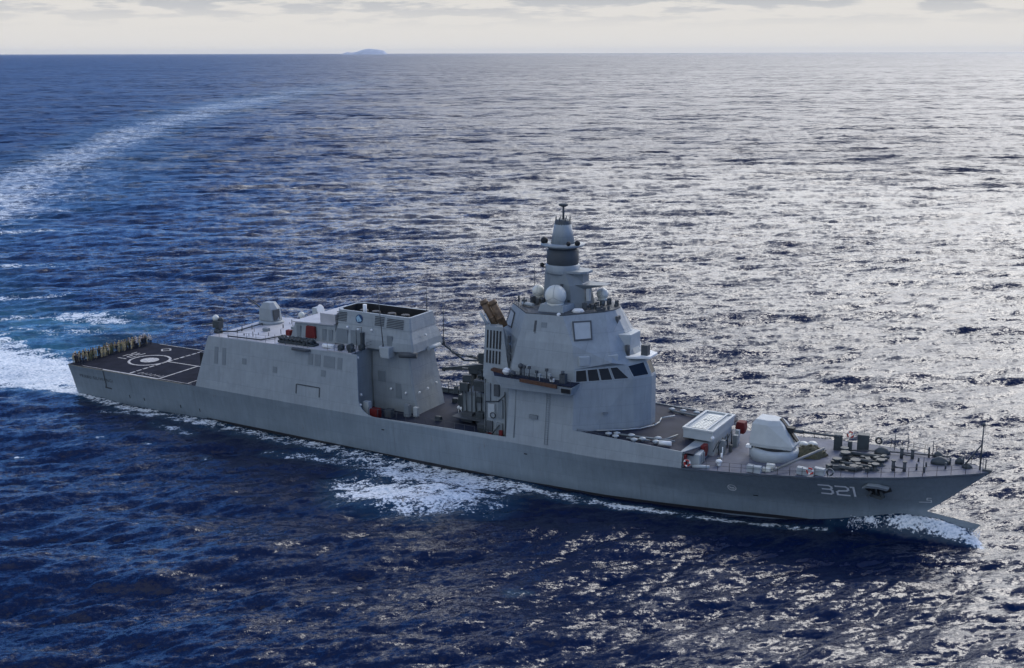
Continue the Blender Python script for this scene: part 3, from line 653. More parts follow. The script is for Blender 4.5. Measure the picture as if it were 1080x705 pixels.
# after gun on the port side of the hangar roof
def aft_gun():
    c = (33.6, 3.6); m = M()
    m.lathe((c[0], c[1], 13.7), [(2.0, 0), (2.0, .35), (1.7, .5)], n=24)
    m.loft([[(c[0]+x, c[1]+y, 14.2) for x, y in ((-1.5, -1.2), (1.3, -1.2), (1.6, 0), (1.3, 1.2), (-1.5, 1.2))],
            [(c[0]+x, c[1]+y, 16.1) for x, y in ((-1.45, -1.15), (1.0, -1.15), (1.3, 0), (1.0, 1.15), (-1.45, 1.15))],
            [(c[0]+x, c[1]+y, 17.1) for x, y in ((-.9, -.7), (.4, -.8), (.6, 0), (.4, .8), (-.9, .7))]])
    g = m.build('gun_turret', [GREY], ship, .08); lab(g, 'smaller gun turret on the after hangar roof')
    m = M(); m.cyl((c[0]-1.2, c[1]-.1, 15.6), (c[0]-4.4, c[1]-.5, 17.5), .13, .09, n=8); m.build('barrel', DGREY, g)
    m = M(); m.box((c[0]+1.35, c[1]-.3, 15.2), (.3, 1.3, 1.7)); m.build('access_panel', DGREY, g)
    # fire control director
    c = (42.2, 4.6); m = M(); m.lathe((c[0], c[1], 13.8), [(.9, 0), (.75, 1.0), (.6, 1.3), (.6, 2.0)]); m.box((c[0], c[1], 16.3), (.9, 1.3, 1.3))
    d = m.build('fire_control_director', LGREY, ship, .05)
    m = M(); m.lathe((0, 0, 0), [(.15, 0), (.6, .1), (.85, .35), (.88, .42), (.8, .42)]);
    mv = Matrix.Translation((c[0]+.4, c[1]-.1, 16.5)) @ Matrix.Rotation(R(75), 4, 'Y'); m.v = [tuple(mv @ Vector(v)) for v in m.v]; m.build('dish', WHITE, d)
    m = M(); m.sph((37.6, 6.3, 14.9), .5); m.cyl((37.6, 6.3, 13.7), (37.6, 6.3, 14.6), .25); m.build('sensor_dome', CREAM, ship)
aft_gun()

# ---------------------------------------------------------------- funnel
def build_funnel():
    m = M()
    r = lambda z, x0, x1, y0, y1, c=.9: [(x0+c, y0, z), (x1-c*.2, y0, z), (x1, y0+c*.2, z), (x1, y1-c*.2, z), (x1-c*.2, y1, z), (x0+c, y1, z), (x0, y1-c, z), (x0, y0+c, z)]
    m.loft([r(4.9, 57.5, 66.2, -2.9, 4.2), r(9.5, 57.5, 65.4, -3.1, 4.0), r(14.1, 57.5, 64.8, -3.0, 3.4)])
    m.loft([r(13.6, 51.6, 65.0, -3.0, 3.3), r(14.2, 51.4, 66.2, -3.9, 3.9), r(15.5, 51.5, 66.0, -3.85, 3.8), r(17.3, 51.8, 65.4, -3.3, 3.2)])
    fn = m.build('funnel', GREY, ship)
    m = M(); o1 = r(17.28, 51.7, 65.5, -3.4, 3.3); o2 = r(19.15, 51.9, 65.2, -3.05, 2.9); i2 = r(19.15, 52.3, 64.8, -2.7, 2.55); i1 = r(18.0, 52.3, 64.8, -2.7, 2.55)
    m.loft([o1, o2, i2], (False, False), mi=0); m.loft([i2, i1], (False, True), mi=1); m.build('funnel_casing', [LGREY if False else GREY, BLACK], fn)
    for x in (55, 57.2, 60, 62.4): m = M(); m.cyl((x, -.2, 17.9), (x, -.2, 18.85), .62, .62, n=14); m.build('exhaust_pipe', BLACK, fn)
    m = M(); m.cyl((56.2, -1.6, 18), (56.2, -1.6, 20.0), .28); m.build('exhaust_pipe', WHITE, fn)
    def slat(x0, x1, z0, z1, y=-3.42, dy=.0):
        m = M(); n = 6
        for i in range(n):
            z = z0+(z1-z0)*(i+.5)/n; yy = y+(z-17.3)*.18
            m.box(((x0+x1)/2, yy, z), (x1-x0, .14, (z1-z0)/n*.45))
        m.build('louvre', DGREY, fn)
    slat(52.3, 54.1, 17.5, 18.9); slat(59.2, 60.8, 17.5, 18.9); slat(61.3, 64.2, 17.4, 18.8)
    # emblem disc, blue and white
    m = M(); c = (56.4, -3.31, 18.2)
    Pp = lambda a, b, q: (c[0]+a, c[1]+b*.18-q, c[2]+b)
    m.add([Pp(.62*math.cos(t), .62*math.sin(t), .03) for t in np.linspace(0, 2*math.pi, 25)[:-1]], [tuple(range(24))], 0)
    m.add([Pp(a, b, .045) for a, b in ((-.42, .3), (-.12, .46), (.5, -.2), (.18, -.48))], [(0, 1, 2, 3)], 1)
    m.add([Pp(a, b, .05) for a, b in ((-.5, .05), (-.4, .28), (.05, -.4), (-.2, -.5))], [(0, 1, 2, 3)], 1)
    m.build('emblem', [BLUE, mat('emblem_pale', (.25, .40, .50))], fn)
    # starboard lower shutters, doors
    for x0, x1 in ((52.6, 54.6), (55.2, 57.6)):
        m = M(); m.box(((x0+x1)/2, -3.87, 15.45), (x1-x0, .14, 2.1)); m.build('shutter', MASTG, fn, .03)
    m = M(); m.box((62.1, -3.82, 15.4), (.9, .14, 1.9)); m.build('door', MASTG, fn, .03)
    m = M(); m.box((62.9, -3.05, 8.2), (1.0, .14, 2.2)); m.build('door', MASTG, fn, .03)
    m = M(); m.box((60.0, -3.1, 10.0), (1.3, .14, 1.6)); m.build('ventilation_panel', MASTG, fn, .03)
    # whip antennas
    for (x, y, z0, h, t) in ((61.4, -4.5, 15.2, 9.7, -.9), (64.4, 2.4, 19, 3.6, 0), (66.6, 3.4, 15, 7.5, 0)):
        m = M(); m.cyl((x, y, z0-.9), (x, y, z0), .22, .12, n=8); m.cyl((x, y, z0), (x+t, y, z0+h), .07, .035, n=5); m.build('whip_antenna', DGREY, fn)
    m = M(); m.loft([r(13.3, 60.8, 62.6, -4.9, -3.3, .4), r(14.9, 60.7, 62.7, -5.0, -3.4, .4)]); m.build('antenna_housing', LGREY, fn, .06)
    m = M(); m.cyl((66.4, -.4, 14.3), (66.4, 2.6, 14.3), .33, n=14); m.build('life_raft_canister', LGREY, fn)
    m = M(); m.cyl((64.2, -4.5, 14.0), (66.6, -3.6, 14.0), .42, n=12); m.build('life_raft_canister', DGREY, fn)
    # flood lamps (unlit) round the trunk and the recess
    for (x, y, z) in ((59.4, -7.4, 8.2), (61.8, -3.4, 8.4), (64.2, -3.1, 8.0), (66.1, -2.4, 8.2), (66.15, -.3, 8.3), (66.1, 2.0, 8.6), (66.3, -.8, 16.4), (54.7, -3.95, 16.9), (56.6, -3.95, 16.8), (59.0, -3.9, 16.9), (59, -7.4, 13.6), (60.0, -8.4, 7.0)):
        m = M(); m.sph((x, y, z), .19, n=10); m.cyl((x, y, z), (x-.3 if y > -3 else x, y+(.3 if y <= -3 else 0), z-.25), .05, n=5); m.build('flood_lamp', WHITE, fn)
    # shadowed gear under the side plate
    for (x, y, z, sx, sy, sz, mt) in ((61.3, -6.8, 5.6, 1.5, 1.2, 1.3, RED), (63.0, -5.6, 5.5, 1.1, 1.0, 1.2, DGREY), (60.3, -7.2, 6.2, 1.0, .8, 2.2, LGREY), (65.3, -4.4, 5.9, .9, .7, 1.8, MASTG), (66.4, -3.8, 5.7, .7, .6, 1.4, LGREY)):
        m = M(); m.box((x, y, z), (sx, sy, sz)); m.build('deck_locker', mt, wdk, .06)
    m = M()
    for i in range(12):
        x = 61.6+i*1.6; m.cyl((x, -8.7, 5.7), (x, -8.7, 6.9), .03, n=4)
    m.cyl((61.6, -8.7, 6.9), (79.2, -8.7, 6.9), .022, n=4); m.build('railing', DGREY, wdk)
    return fn
funnel = build_funnel()

# ---------------------------------------------------------------- well deck crane and gear
def build_well():
    m = M()
    m.cyl((71.6, 3.6, 4.9), (71.6, 3.6, 10.6), .55, .5, n=14); m.cyl((73.6, 3.6, 4.9), (73.6, 3.6, 10.6), .4, n=10); m.box((72.7, 3.6, 10.9), (3.0, 1.5, .8))
    cr = m.build('deck_crane', MACH, ship)
    m = M(); m.loft([[(73.4, 3.2, 11.2), (73.4, 4.0, 11.2), (73.4, 4.0, 12.0), (73.4, 3.2, 12.0)], [(67.6, 1.9, 10.7), (67.6, 2.4, 10.7), (67.6, 2.4, 11.1), (67.6, 1.9, 11.1)]]); m.sph((67.4, 2.1, 10.8), .34); m.build('jib', MACH, cr)
    m = M(); m.tube([(73, 3.6, 12.4), (69, 5.2, 11.6), (64.5, 6.0, 13.6)], .16); m.tube([(73.4, 3.2, 12.6), (68.2, 3.2, 13.1), (66.3, 5.5, 13.4)], .1); m.tube([(73, 3, 11), (76.5, .5, 8.6)], .35); m.build('hoist_arm', MACH, cr)
    m = M(); m.box((74.2, 3.2, 12.9), (2.2, 1.6, 1.2)); m.box((75.0, 2.5, 14.0), (1.0, .9, 1.0)); m.cyl((73, 2.4, 13.4), (78.5, 2.4, 12.9), .18, n=8); m.build('winch', MACH, cr)
    m = M(); m.box((76.8, 2.4, 9.0), (5.6, 4.5, 2.4)); m.box((77.5, .2, 11.4), (3.8, 1.0, 3.0)); wbc = m.build('boat_cradle', MACH, ship, .08)
    rng = random.Random(9)
    for i in range(26):
        m = M(); x = rng.uniform(72, 79.6); y = rng.uniform(-2.2, 1.8); z = rng.uniform(8, 14.4)
        m.box((x, y, z), (rng.uniform(.2, 1.2), rng.uniform(.2, .7), rng.uniform(.2, 1.1)), rz=rng.uniform(0, 1))
        if i % 3 == 0: m.tube([(x, y, z), (x+rng.uniform(-1.5, 1.5), y+.4, z+rng.uniform(-2, 1.2))], .09)
        m.build('davit_fitting', MACH, wbc)
    m = M(); m.loft([[(72.6, -1.6, 5.0), (79.8, -1.6, 5.0), (79.8, 3.5, 5.0), (72.6, 3.5, 5.0)], [(72.8, -1.5, 9.2), (79.8, -1.5, 9.2), (79.8, 3.4, 9.2), (72.8, 3.4, 9.2)]]); wb = m.build('winch_house', MASTG, ship, .05)
    for x in (74.5, 76.9): m = M(); m.box((x, -1.62, 7.0), (1.0, .12, 3.4)); m.build('door', MASTG, wb, .03)
    m = M(); m.box((75.0, .5, 5.9), (5.2, 8.6, .12), mi=0); m.build('gangway', DGREY, wb)
    for (x, y, z) in ((71.6, -.6, 6.3), (72.4, -1.2, 6.4), (77.6, -2.6, 11.4), (74.6, 1.9, 11.9)):
        m = M(); m.sph((x, y, z), .24, n=10); m.cyl((x, y, z-1.2), (x, y, z), .05, n=5); m.build('flood_lamp', WHITE, wb)
    # rigid inflatable boat on the cradle and dark gear crowding the recess
    bt = bpy.data.objects.new('inflatable_boat', None); scene.collection.objects.link(bt); bt.location = (75.6, 4.4, 10.3); tag(bt, 'dark inflatable boat stowed beside the crane in the midships gap', 'boat')
    m = M(); xs = np.linspace(-3.4, 3.4, 12)
    m.loft([[(x, -w_, .45), (x, -w_*.8, .05), (x, 0, -.35+.25*max(0, x/3.4)**2), (x, w_*.8, .05), (x, w_, .45)] for x in xs for w_ in [1.05*(1-max(0, x/3.45)**3)+.02]], (True, True), smooth=True, closed=False); m.build('boat_hull', DGREY, bt)
    m = M(); m.tube([(-3.4, -1.05, .5), (1.2, -1.05, .5), (2.7, -.7, .6), (3.4, 0, .7), (2.7, .7, .6), (1.2, 1.05, .5), (-3.4, 1.05, .5)], .26, n=10); m.build('inflatable_tube', BLACK, bt)
    m = M(); m.box((-.6, 0, .8), (1.0, .7, .9)); m.tube([(-.2, -.35, 1.2), (-.2, -.3, 2.0), (-.2, .3, 2.0), (-.2, .35, 1.2)], .04); m.build('console', DGREY, bt)
    for (x, y, z, sx, sy, sz, mt) in ((70.9, 2.5, 6.2, 1.6, 1.8, 2.4, MACH), (71.2, 4.6, 8.2, 1.4, 1.2, 6.4, MACH), (74.2, -2.2, 5.7, 1.8, .9, 1.4, DGREY), (76.4, -2.4, 5.9, 1.2, .9, 1.8, MACH), (78.7, -2.5, 6.3, 1.6, 1.0, 2.6, MASTG), (78.2, -4.3, 5.5, 1.8, 1.3, 1.0, DGREY), (79.0, -1.9, 10.2, 1.6, .6, 2.2, MACH), (73.4, -1.9, 9.9, 1.4, .5, 1.2, MACH), (76.0, -1.8, 10.4, 2.0, .5, 1.6, DGREY), (78.8, 0, 13.4, 1.5, 1.2, 1.8, MACH)):
        m = M(); m.box((x, y, z), (sx, sy, sz)); m.build('equipment_box', mt, wb, .06)
    for i in range(9):
        x = 72.9+i*.8; m = M(); m.tube([(x, -1.7, 5.0), (x+rng.uniform(-.3, .3), -1.75, 9.2+rng.uniform(0, 2.5))], .07); m.build('pipe', MACH, wb)
    # equipment column beside the tower
    m = M(); m.box((81.9, -4.6, 9.4), (3.8, 5.6, 9.0)); wc = m.build('equipment_block', GREY, ship, .06)
    for (x, z, sx, sz, mt) in ((80.7, 11.6, .7, 2.6, MASTG), (82.0, 12.0, .8, 1.6, DGREY), (81.2, 9.1, 1.0, 2.0, LGREY), (82.6, 9.5, .7, 2.6, MASTG), (80.9, 6.9, .9, 1.4, DGREY), (82.4, 6.6, 1.0, 1.9, MASTG)):
        m = M(); m.box((x, -7.5, z), (sx, .35, sz)); m.build('equipment_box', mt, wc, .05)
    m = M(); m.tube([(80.3, -7.6, 5.2), (80.3, -7.6, 13.4)], .08); m.tube([(83.4, -7.6, 5.5), (83.3, -7.6, 12)], .07); m.tube([(80.3, -7.7, 10.3), (82.4, -7.8, 10.6), (83.4, -7.7, 11.6)], .09); m.tube([(81.2, -7.9, 5.6), (82.6, -7.9, 7.4)], .09); m.build('pipe', MACH, wc)
    m = M(); m.torus((81.6, -7.9, 8.6), .38, .08, 'y'); m.torus((82.9, -7.9, 5.9), .38, .08, 'y'); m.torus((80.6, -7.9, 6.2), .3, .07, 'y'); m.build('hose_reel', MACH, wc)
    m = M(); m.box((83.0, -8.2, 6.2), (.5, .3, 1.2)); m.box((80.9, -7.7, 5.6), (.9, .4, .8)); m.build('canvas_cover', RED, wc, .05)
    m = M(); m.rail([(62.5, 8.6, 4.95), (83, 8.6, 4.95)], gap=1.5, h=1.9, r=.05, wires=(1, .6, .3)); m.build('railing', DGREY, wdk)
    for (x, y) in ((67.5, 5.0), (70.2, -3.8), (78.3, -5.2), (79.5, -6.0)):
        m = M(); m.box((x, y, 5.3), (.9, .6, .7)); m.build('deck_locker', MACH, wdk, .04)
build_well()

# ---------------------------------------------------------------- tower (forward superstructure)
def build_tower():
    half = {
     'F': [(80.4, -3.2, 5.0), (84.2, -8.97, 5.55), (93.95, -8.93, 5.6), (100.1, -3.1, 5.7), (101.4, -.7, 5.7)],
     'S': [(80.5, -2.7, 14.7), (84.5, -8.15, 14.7), (93.7, -7.95, 14.75), (99.7, -3.0, 14.9), (101.3, -.7, 14.95)],
     'W': [(80.6, -2.6, 16.3), (84.6, -7.85, 16.3), (93.6, -7.7, 16.45), (98.7, -3.3, 16.75), (100.3, -.7, 17.1)],
     'M': [(79.7, -1.7, 19.3), (85.1, -7.3, 19.3), (93.0, -7.15, 19.5), (97.6, -5.0, 17.2), (99.0, -1.0, 17.6)],
     'T': [(81.2, -1.7, 22.7), (85.8, -6.4, 22.7), (91.0, -6.1, 22.85), (95.3, -2.4, 23.1), (96.0, -.8, 23.15)]}
    full = lambda h: h+[(x, -y, z) for x, y, z in h[::-1]]
    m = M(); m.loft([full(half[k]) for k in 'FSWMT'], (False, True))
    tw = m.build('bridge_tower', GREY, ship)
    m = M(); T = full(half['T'])
    m.loft([[(x, y, z+.0) for x, y, z in T], [(88.5+(x-88.5)*1.0, y, z+.12) for x, y, z in T]], mi=0); m.build('roof', DGREY, tw)
    S, W, F_ = half['S'], half['W'], half['F']
    def on(face, u, v, out):        # bilinear point on a facet (a,b bottom; c,d top), pushed outwards
        a, b, c, d = [Vector(p) for p in face]; p = a.lerp(b, u).lerp(d.lerp(c, u), v); n = (b-a).cross(d-a).normalized()
        return p+n*out
    def plate(nm, face, u0, u1, v0, v1, mt, t=.04, par=tw, cut=0.0, frame=None):
        q = [(u0, v0), (u1, v0), (u1-cut, v1), (u0, v1)]
        m = M(); vs = [on(face, u, v, t) for u, v in q]+[on(face, u, v, -.06) for u, v in q]
        m.add(vs, [(0, 1, 2, 3), (4, 5, 6, 7), (0, 1, 5, 4), (1, 2, 6, 5), (2, 3, 7, 6), (3, 0, 4, 7)]); o_ = m.build(nm, mt, par)
        if nm == 'window':
            m = M(); inn = [on(face, u, v, t+.03) for u, v in q]; cc = sum(inn, Vector())/4; out_ = [p+(p-cc).normalized()*.09 for p in inn]; m.loft([out_, inn], (False, False)); m.loft([[p-(p-cc)*0 for p in out_], [on(face, u, v, -.05)+(on(face, u, v, -.05)-cc).normalized()*.09 for u, v in q]], (False, False)); m.build('window_frame', LGREY, tw)
        return o_
    fs = [S[2], S[3], W[3], W[2]]
    ff = [S[3], S[4], W[4], W[3]]
    for k, (u0, u1) in enumerate(((.04, .21), (.255, .425), (.47, .64))):
        plate('window', fs, u0-.008, u1+.008, .06, .88, GLASS)
    plate('window', fs, .69, .93, .08, .88, GLASS, cut=.11)
    plate('window', ff, .08, .86, .14, .86, GLASS)
    fm_ = [(x, -y, z) for x, y, z in (W[2], W[3], S[3], S[2])][::-1]
    fr = [Vector((x, -y, z)) for x, y, z in S[2:4]][::-1]+[Vector((x, -y, z)) for x, y, z in W[2:4]]
    for u0, u1 in ((.02, .22), (.27, .46), (.51, .70), (.75, .96)): plate('window', fr, u0, u1, .14, .80, GLASS)
    front = [Vector(S[4]), Vector((S[4][0], -S[4][1], S[4][2])), Vector((W[4][0], -W[4][1], W[4][2])), Vector(W[4])]
    plate('window', front, .08, .92, .14, .86, GLASS)
    # fixed radar faces
    Mm, T = half['M'], half['T']
    radf = [Mm[2], Mm[3], T[3], T[2]]; aftf = [Mm[0], Mm[1], T[1], T[0]]
    rp = [(x, -y, z) for x, y, z in (Mm[3], Mm[2])]; rt_ = [(x, -y, z) for x, y, z in (T[2], T[3])]; radp = rp+rt_
    q1 = [(93.06, -6.78, 19.9), (94.88, -5.24, 19.98), (94.13, -4.09, 22.18), (92.2, -5.69, 22.14)]
    q2 = [(80.52, -2.34, 19.75), (82.49, -4.27, 19.96), (82.6, -3.47, 21.9), (80.97, -1.7, 22.05)]
    for q, sgn in ((q1, 1), (q2, -1), ([(x, -y, z) for x, y, z in q1], -1)):
        q = [Vector(p) for p in q]; n = (q[1]-q[0]).cross(q[3]-q[0]).normalized()
        if (q[0].y < 0) == (n.y > 0): n = -n
        c = sum(q, Vector())/4; inn = [c+(p-c)*.86 for p in q]
        m = M(); m.loft([[p-n*.15 for p in inn], [p+n*.10 for p in inn]]); m.build('radar_panel', LGREY, tw)
        m = M(); m.loft([[p-n*.15 for p in q], [p+n*.16 for p in q], [p+n*.16 for p in inn], [p-n*.1 for p in inn]], (False, False)); m.build('panel_frame', DGREY, tw)
    # starboard face details
    side = [S[1], S[2], (91.0, -6.1, 22.85), (85.8, -6.4, 22.7)]
    for (u0, u1, v0, v1, mt) in ((.28, .33, .72, .90, DGREY), (.45, .58, .80, .88, MASTG), (.30, .42, .44, .52, MASTG), (.30, .35, .68, .71, DGREY)): plate('hatch', side, u0, u1, v0, v1, mt, .1)
    up_ = [(93.5, -7.6, 16.9), (97.6, -4.1, 16.9), (96.9, -4.3, 19.2), (93.0, -7.2, 19.2)]
    for (x, y) in ((94.6, -6.9), (97.4, -4.3)):
        m = M(); m.box((x-.2, y+.2, 17.5), (1.35, 1.0, 1.2), rz=R(42)); m.build('sensor_box', LGREY, tw, .06)
    m = M(); m.box((88.2, -8.65, 9.6), (1.2, .3, .5)); m.box((97.2, -5.9, 10.7), (.7, .2, .25), rz=R(42)); m.build('hatch', MASTG, tw)
    # ladder, door and cable runs on the tower side
    def sd(x, z, out=.1): u = (x-84.3)/9.6; return -(8.95-(z-5.6)*.105)-out
    m = M()
    for q in (-.22, .22): m.tube([(90.2+q, sd(90, 6.2), 6.2), (90.2+q, sd(90, 12.9), 12.9)], .03, n=4)
    for i in range(22): z = 6.3+i*.3; m.cyl((89.98, sd(90, z), z), (90.42, sd(90, z), z), .022, n=4)
    m.build('ladder', MASTG, tw)
    m = M(); m.tube([(85.4, sd(85, 6.4), 6.4), (85.4, sd(85, 12.8), 12.8)], .05, n=5); m.build('cable_pipe', MASTG, tw)
    # forward platform with dome
    m = M(); m.prism([(96.2, -3.2), (99.6, -2.2), (101.2, -1.3), (101.2, 1.3), (99.6, 2.2), (96.2, 3.2)], 17.35, 17.65); pf = m.build('platform', WHITE, tw, .04)
    m = M(); m.prism([(96.2, -2.4), (98.6, -1.6), (98.6, 1.6), (96.2, 2.4)], 17.65, 20.3); m.build('equipment_block', LGREY, pf, .1)
    m = M(); m.box((100.3, -.6, 18.3), (.9, .9, 1.4)); m.build('searchlight', DGREY, pf); m = M(); m.cyl((98.4, -2.0, 17.6), (98.4, -2, 19), .3); m.build('sensor_post', DGREY, pf)
    m = M(); m.prism([(95.4, -1.6), (97.6, -1.0), (97.6, 1.0), (95.4, 1.6)], 20.2, 20.4); m.build('platform', LGREY, tw)
    m = M(); m.box((96.5, -1.0, 22.0), (.3, .9, .9)); m.box((97.3, -.9, 19.4), (.3, .3, 1.6)); m.build('hatch', DGREY, tw)
    # bridge wing balcony
    for s in (-1, 1):
        y0, y1 = s*7.6, s*9.95
        m = M(); m.loft([[(83.6, s*8.3, 13.1), (94.0, s*8.3, 13.45), (94.0, s*9.6, 13.5), (83.9, s*9.6, 13.2)], [(81.4, y0, 14.75), (94.4, y0, 14.65), (94.4, y1, 14.6), (82.9, y1, 14.75)]])
        wg = m.build('bridge_wing', GREY, ship)
        m = M(); m.prism([(81.5, y0), (94.3, y0), (94.3, y1-s*.1), (83, y1-s*.1)], 14.7, 14.83); m.build('wing_deck', DECKM, wg)
        m = M(); m.prism([(87.2, y1-s*.02), (92.4, y1-s*.02), (92.4, y1+s*.22), (87.2, y1+s*.22)], 14.25, 14.75) if s > 0 else m.loft([[(87.0, -9.9, 14.55), (92.3, -9.9, 14.35), (92.3, -10.25, 14.35), (87.0, -10.25, 14.55)], [(87.0, -9.9, 14.95), (92.3, -9.9, 14.8), (92.3, -10.25, 14.8), (87.0, -10.25, 14.95)]]); m.build('fender_beam', WOOD, wg)
        m = M(); m.loft([[(92.9, s*9.75, 13.85), (94.1, s*9.75, 13.85), (94.1, s*9.9, 14.4), (92.9, s*9.9, 14.4)], [(92.9, s*10.0, 13.85), (94.1, s*10.0, 13.85), (94.1, s*10.08, 14.4), (92.9, s*10.08, 14.4)]]); m.build('navigation_light_box', BLACK, wg)
        m = M(); m.rail([(84, y1-s*.15, 14.8), (94.1, y1-s*.15, 14.7)], gap=1.3, h=.95); m.build('railing', DGREY, wg)
        rng = random.Random(5)
        if s < 0:
            for (x, y, r_, mt) in ((84.2, -8.7, .55, WHITE), (85.4, -9.2, .42, DGREY)):
                m = M(); m.sph((x, y, 15.25), r_, sz=.85); m.cyl((x, y, 14.8), (x, y, 15.1), r_*.6); m.build('covered_drum', mt, wg)
            m = M(); m.cyl((86.1, -8.3, 14.8), (86.1, -8.3, 16.0), .15); m.sph((86.1, -8.3, 16.1), .36); m.build('pelorus', DGREY, wg)
            for i in range(9):
                x = 86.6+i*.55+rng.uniform(0, .3); y = rng.uniform(-9.5, -8.3); m = M(); h = rng.uniform(.6, 1.5)
                m.cyl((x, y, 14.8), (x, y, 14.8+h), .07, n=6); m.box((x, y, 14.8+h), (.35, .3, .35)); m.build('binocular_stand', LGREY if i % 2 else DGREY, wg)
            m = M(); m.box((92.6, -8.8, 15.4), (.8, .7, 1.2)); m.cyl((92.6, -9.0, 16), (92.6, -9.0, 16.4), .25); m.build('signal_lamp', DGREY, wg)
            m = M(); m.box((91.2, -9.2, 15.1), (.6, .4, .5)); m.build('covered_drum', WHITE, wg, .1)
            m = M(); m.prism([(81.5, -8.2), (84.2, -9.0), (84.2, -7.9), (81.5, -7.4)], 14.83, 15.1); m.build('canvas_cover', WOOD, wg)
    # intake block with vertical slots, and launch canisters above
    m = M(); m.loft([[(79.8, -7.4, 13.6), (83.9, -7.4, 13.6), (83.9, -4.4, 13.6), (79.8, -4.4, 13.6)], [(79.9, -6.9, 20.55), (82.6, -6.8, 20.55), (81.6, -5.3, 20.55), (79.9, -5.0, 20.55)]])
    ib = m.build('intake_block', GREY, ship, .05)
    for i in range(5):
        for (z0, z1) in ((15.6, 17.3), (17.6, 20.0)):
            x = 80.35+i*.48; yy = lambda z: -7.4+(z-13.6)*.085-.03
            m = M(); m.add([(x+a, yy(z)-q, z) for q in (0, .06) for a, z in ((-.11, z0), (.11, z0), (.11, z1), (-.11, z1))], [(0, 1, 2, 3), (4, 5, 6, 7), (0, 1, 5, 4), (1, 2, 6, 5), (2, 3, 7, 6), (3, 0, 4, 7)]); m.build('intake_slot', BLACK, ib)
    for i, (x, y) in enumerate(((79.5, -5.2), (80.7, -4.9))):
        m = M(); a = Vector((x+1.0, y, 20.2)); b = Vector((x-.6, y-.6, 23.7)) if i < 2 else Vector((x-.3, y-.4, 23.2))
        m.cyl(a, b, .52, .52, n=16); m.cyl(a.lerp(b, .3), a.lerp(b, .36), .58, n=16); m.cyl(a.lerp(b, .85), a.lerp(b, .93), .58, n=16)
        m.build('launch_canister', BROWN if i != 2 else BROWN, ib)
    m = M(); m.tube([(79.8, -5.8, 20.2), (78.8, -6.4, 22.2)], .12); m.tube([(80.4, -6, 20.2), (79.6, -6.4, 22.0)], .12); m.cyl((79.9, -6.2, 20.4), (79.1, -6.6, 22.0), .2); m.build('launcher_strut', LGREY, ib)
    for (u, z) in ((83.5, 17.9), (83.5, 16.7), (83.45, 19.2)):
        m = M(); m.box((u+.35, -7.3, z), (.3, .3, .9)); m.build('hatch', DGREY, tw)
    # pipe bulging round the foot and pipe rack on the missile deck
    return tw
tower = build_tower()

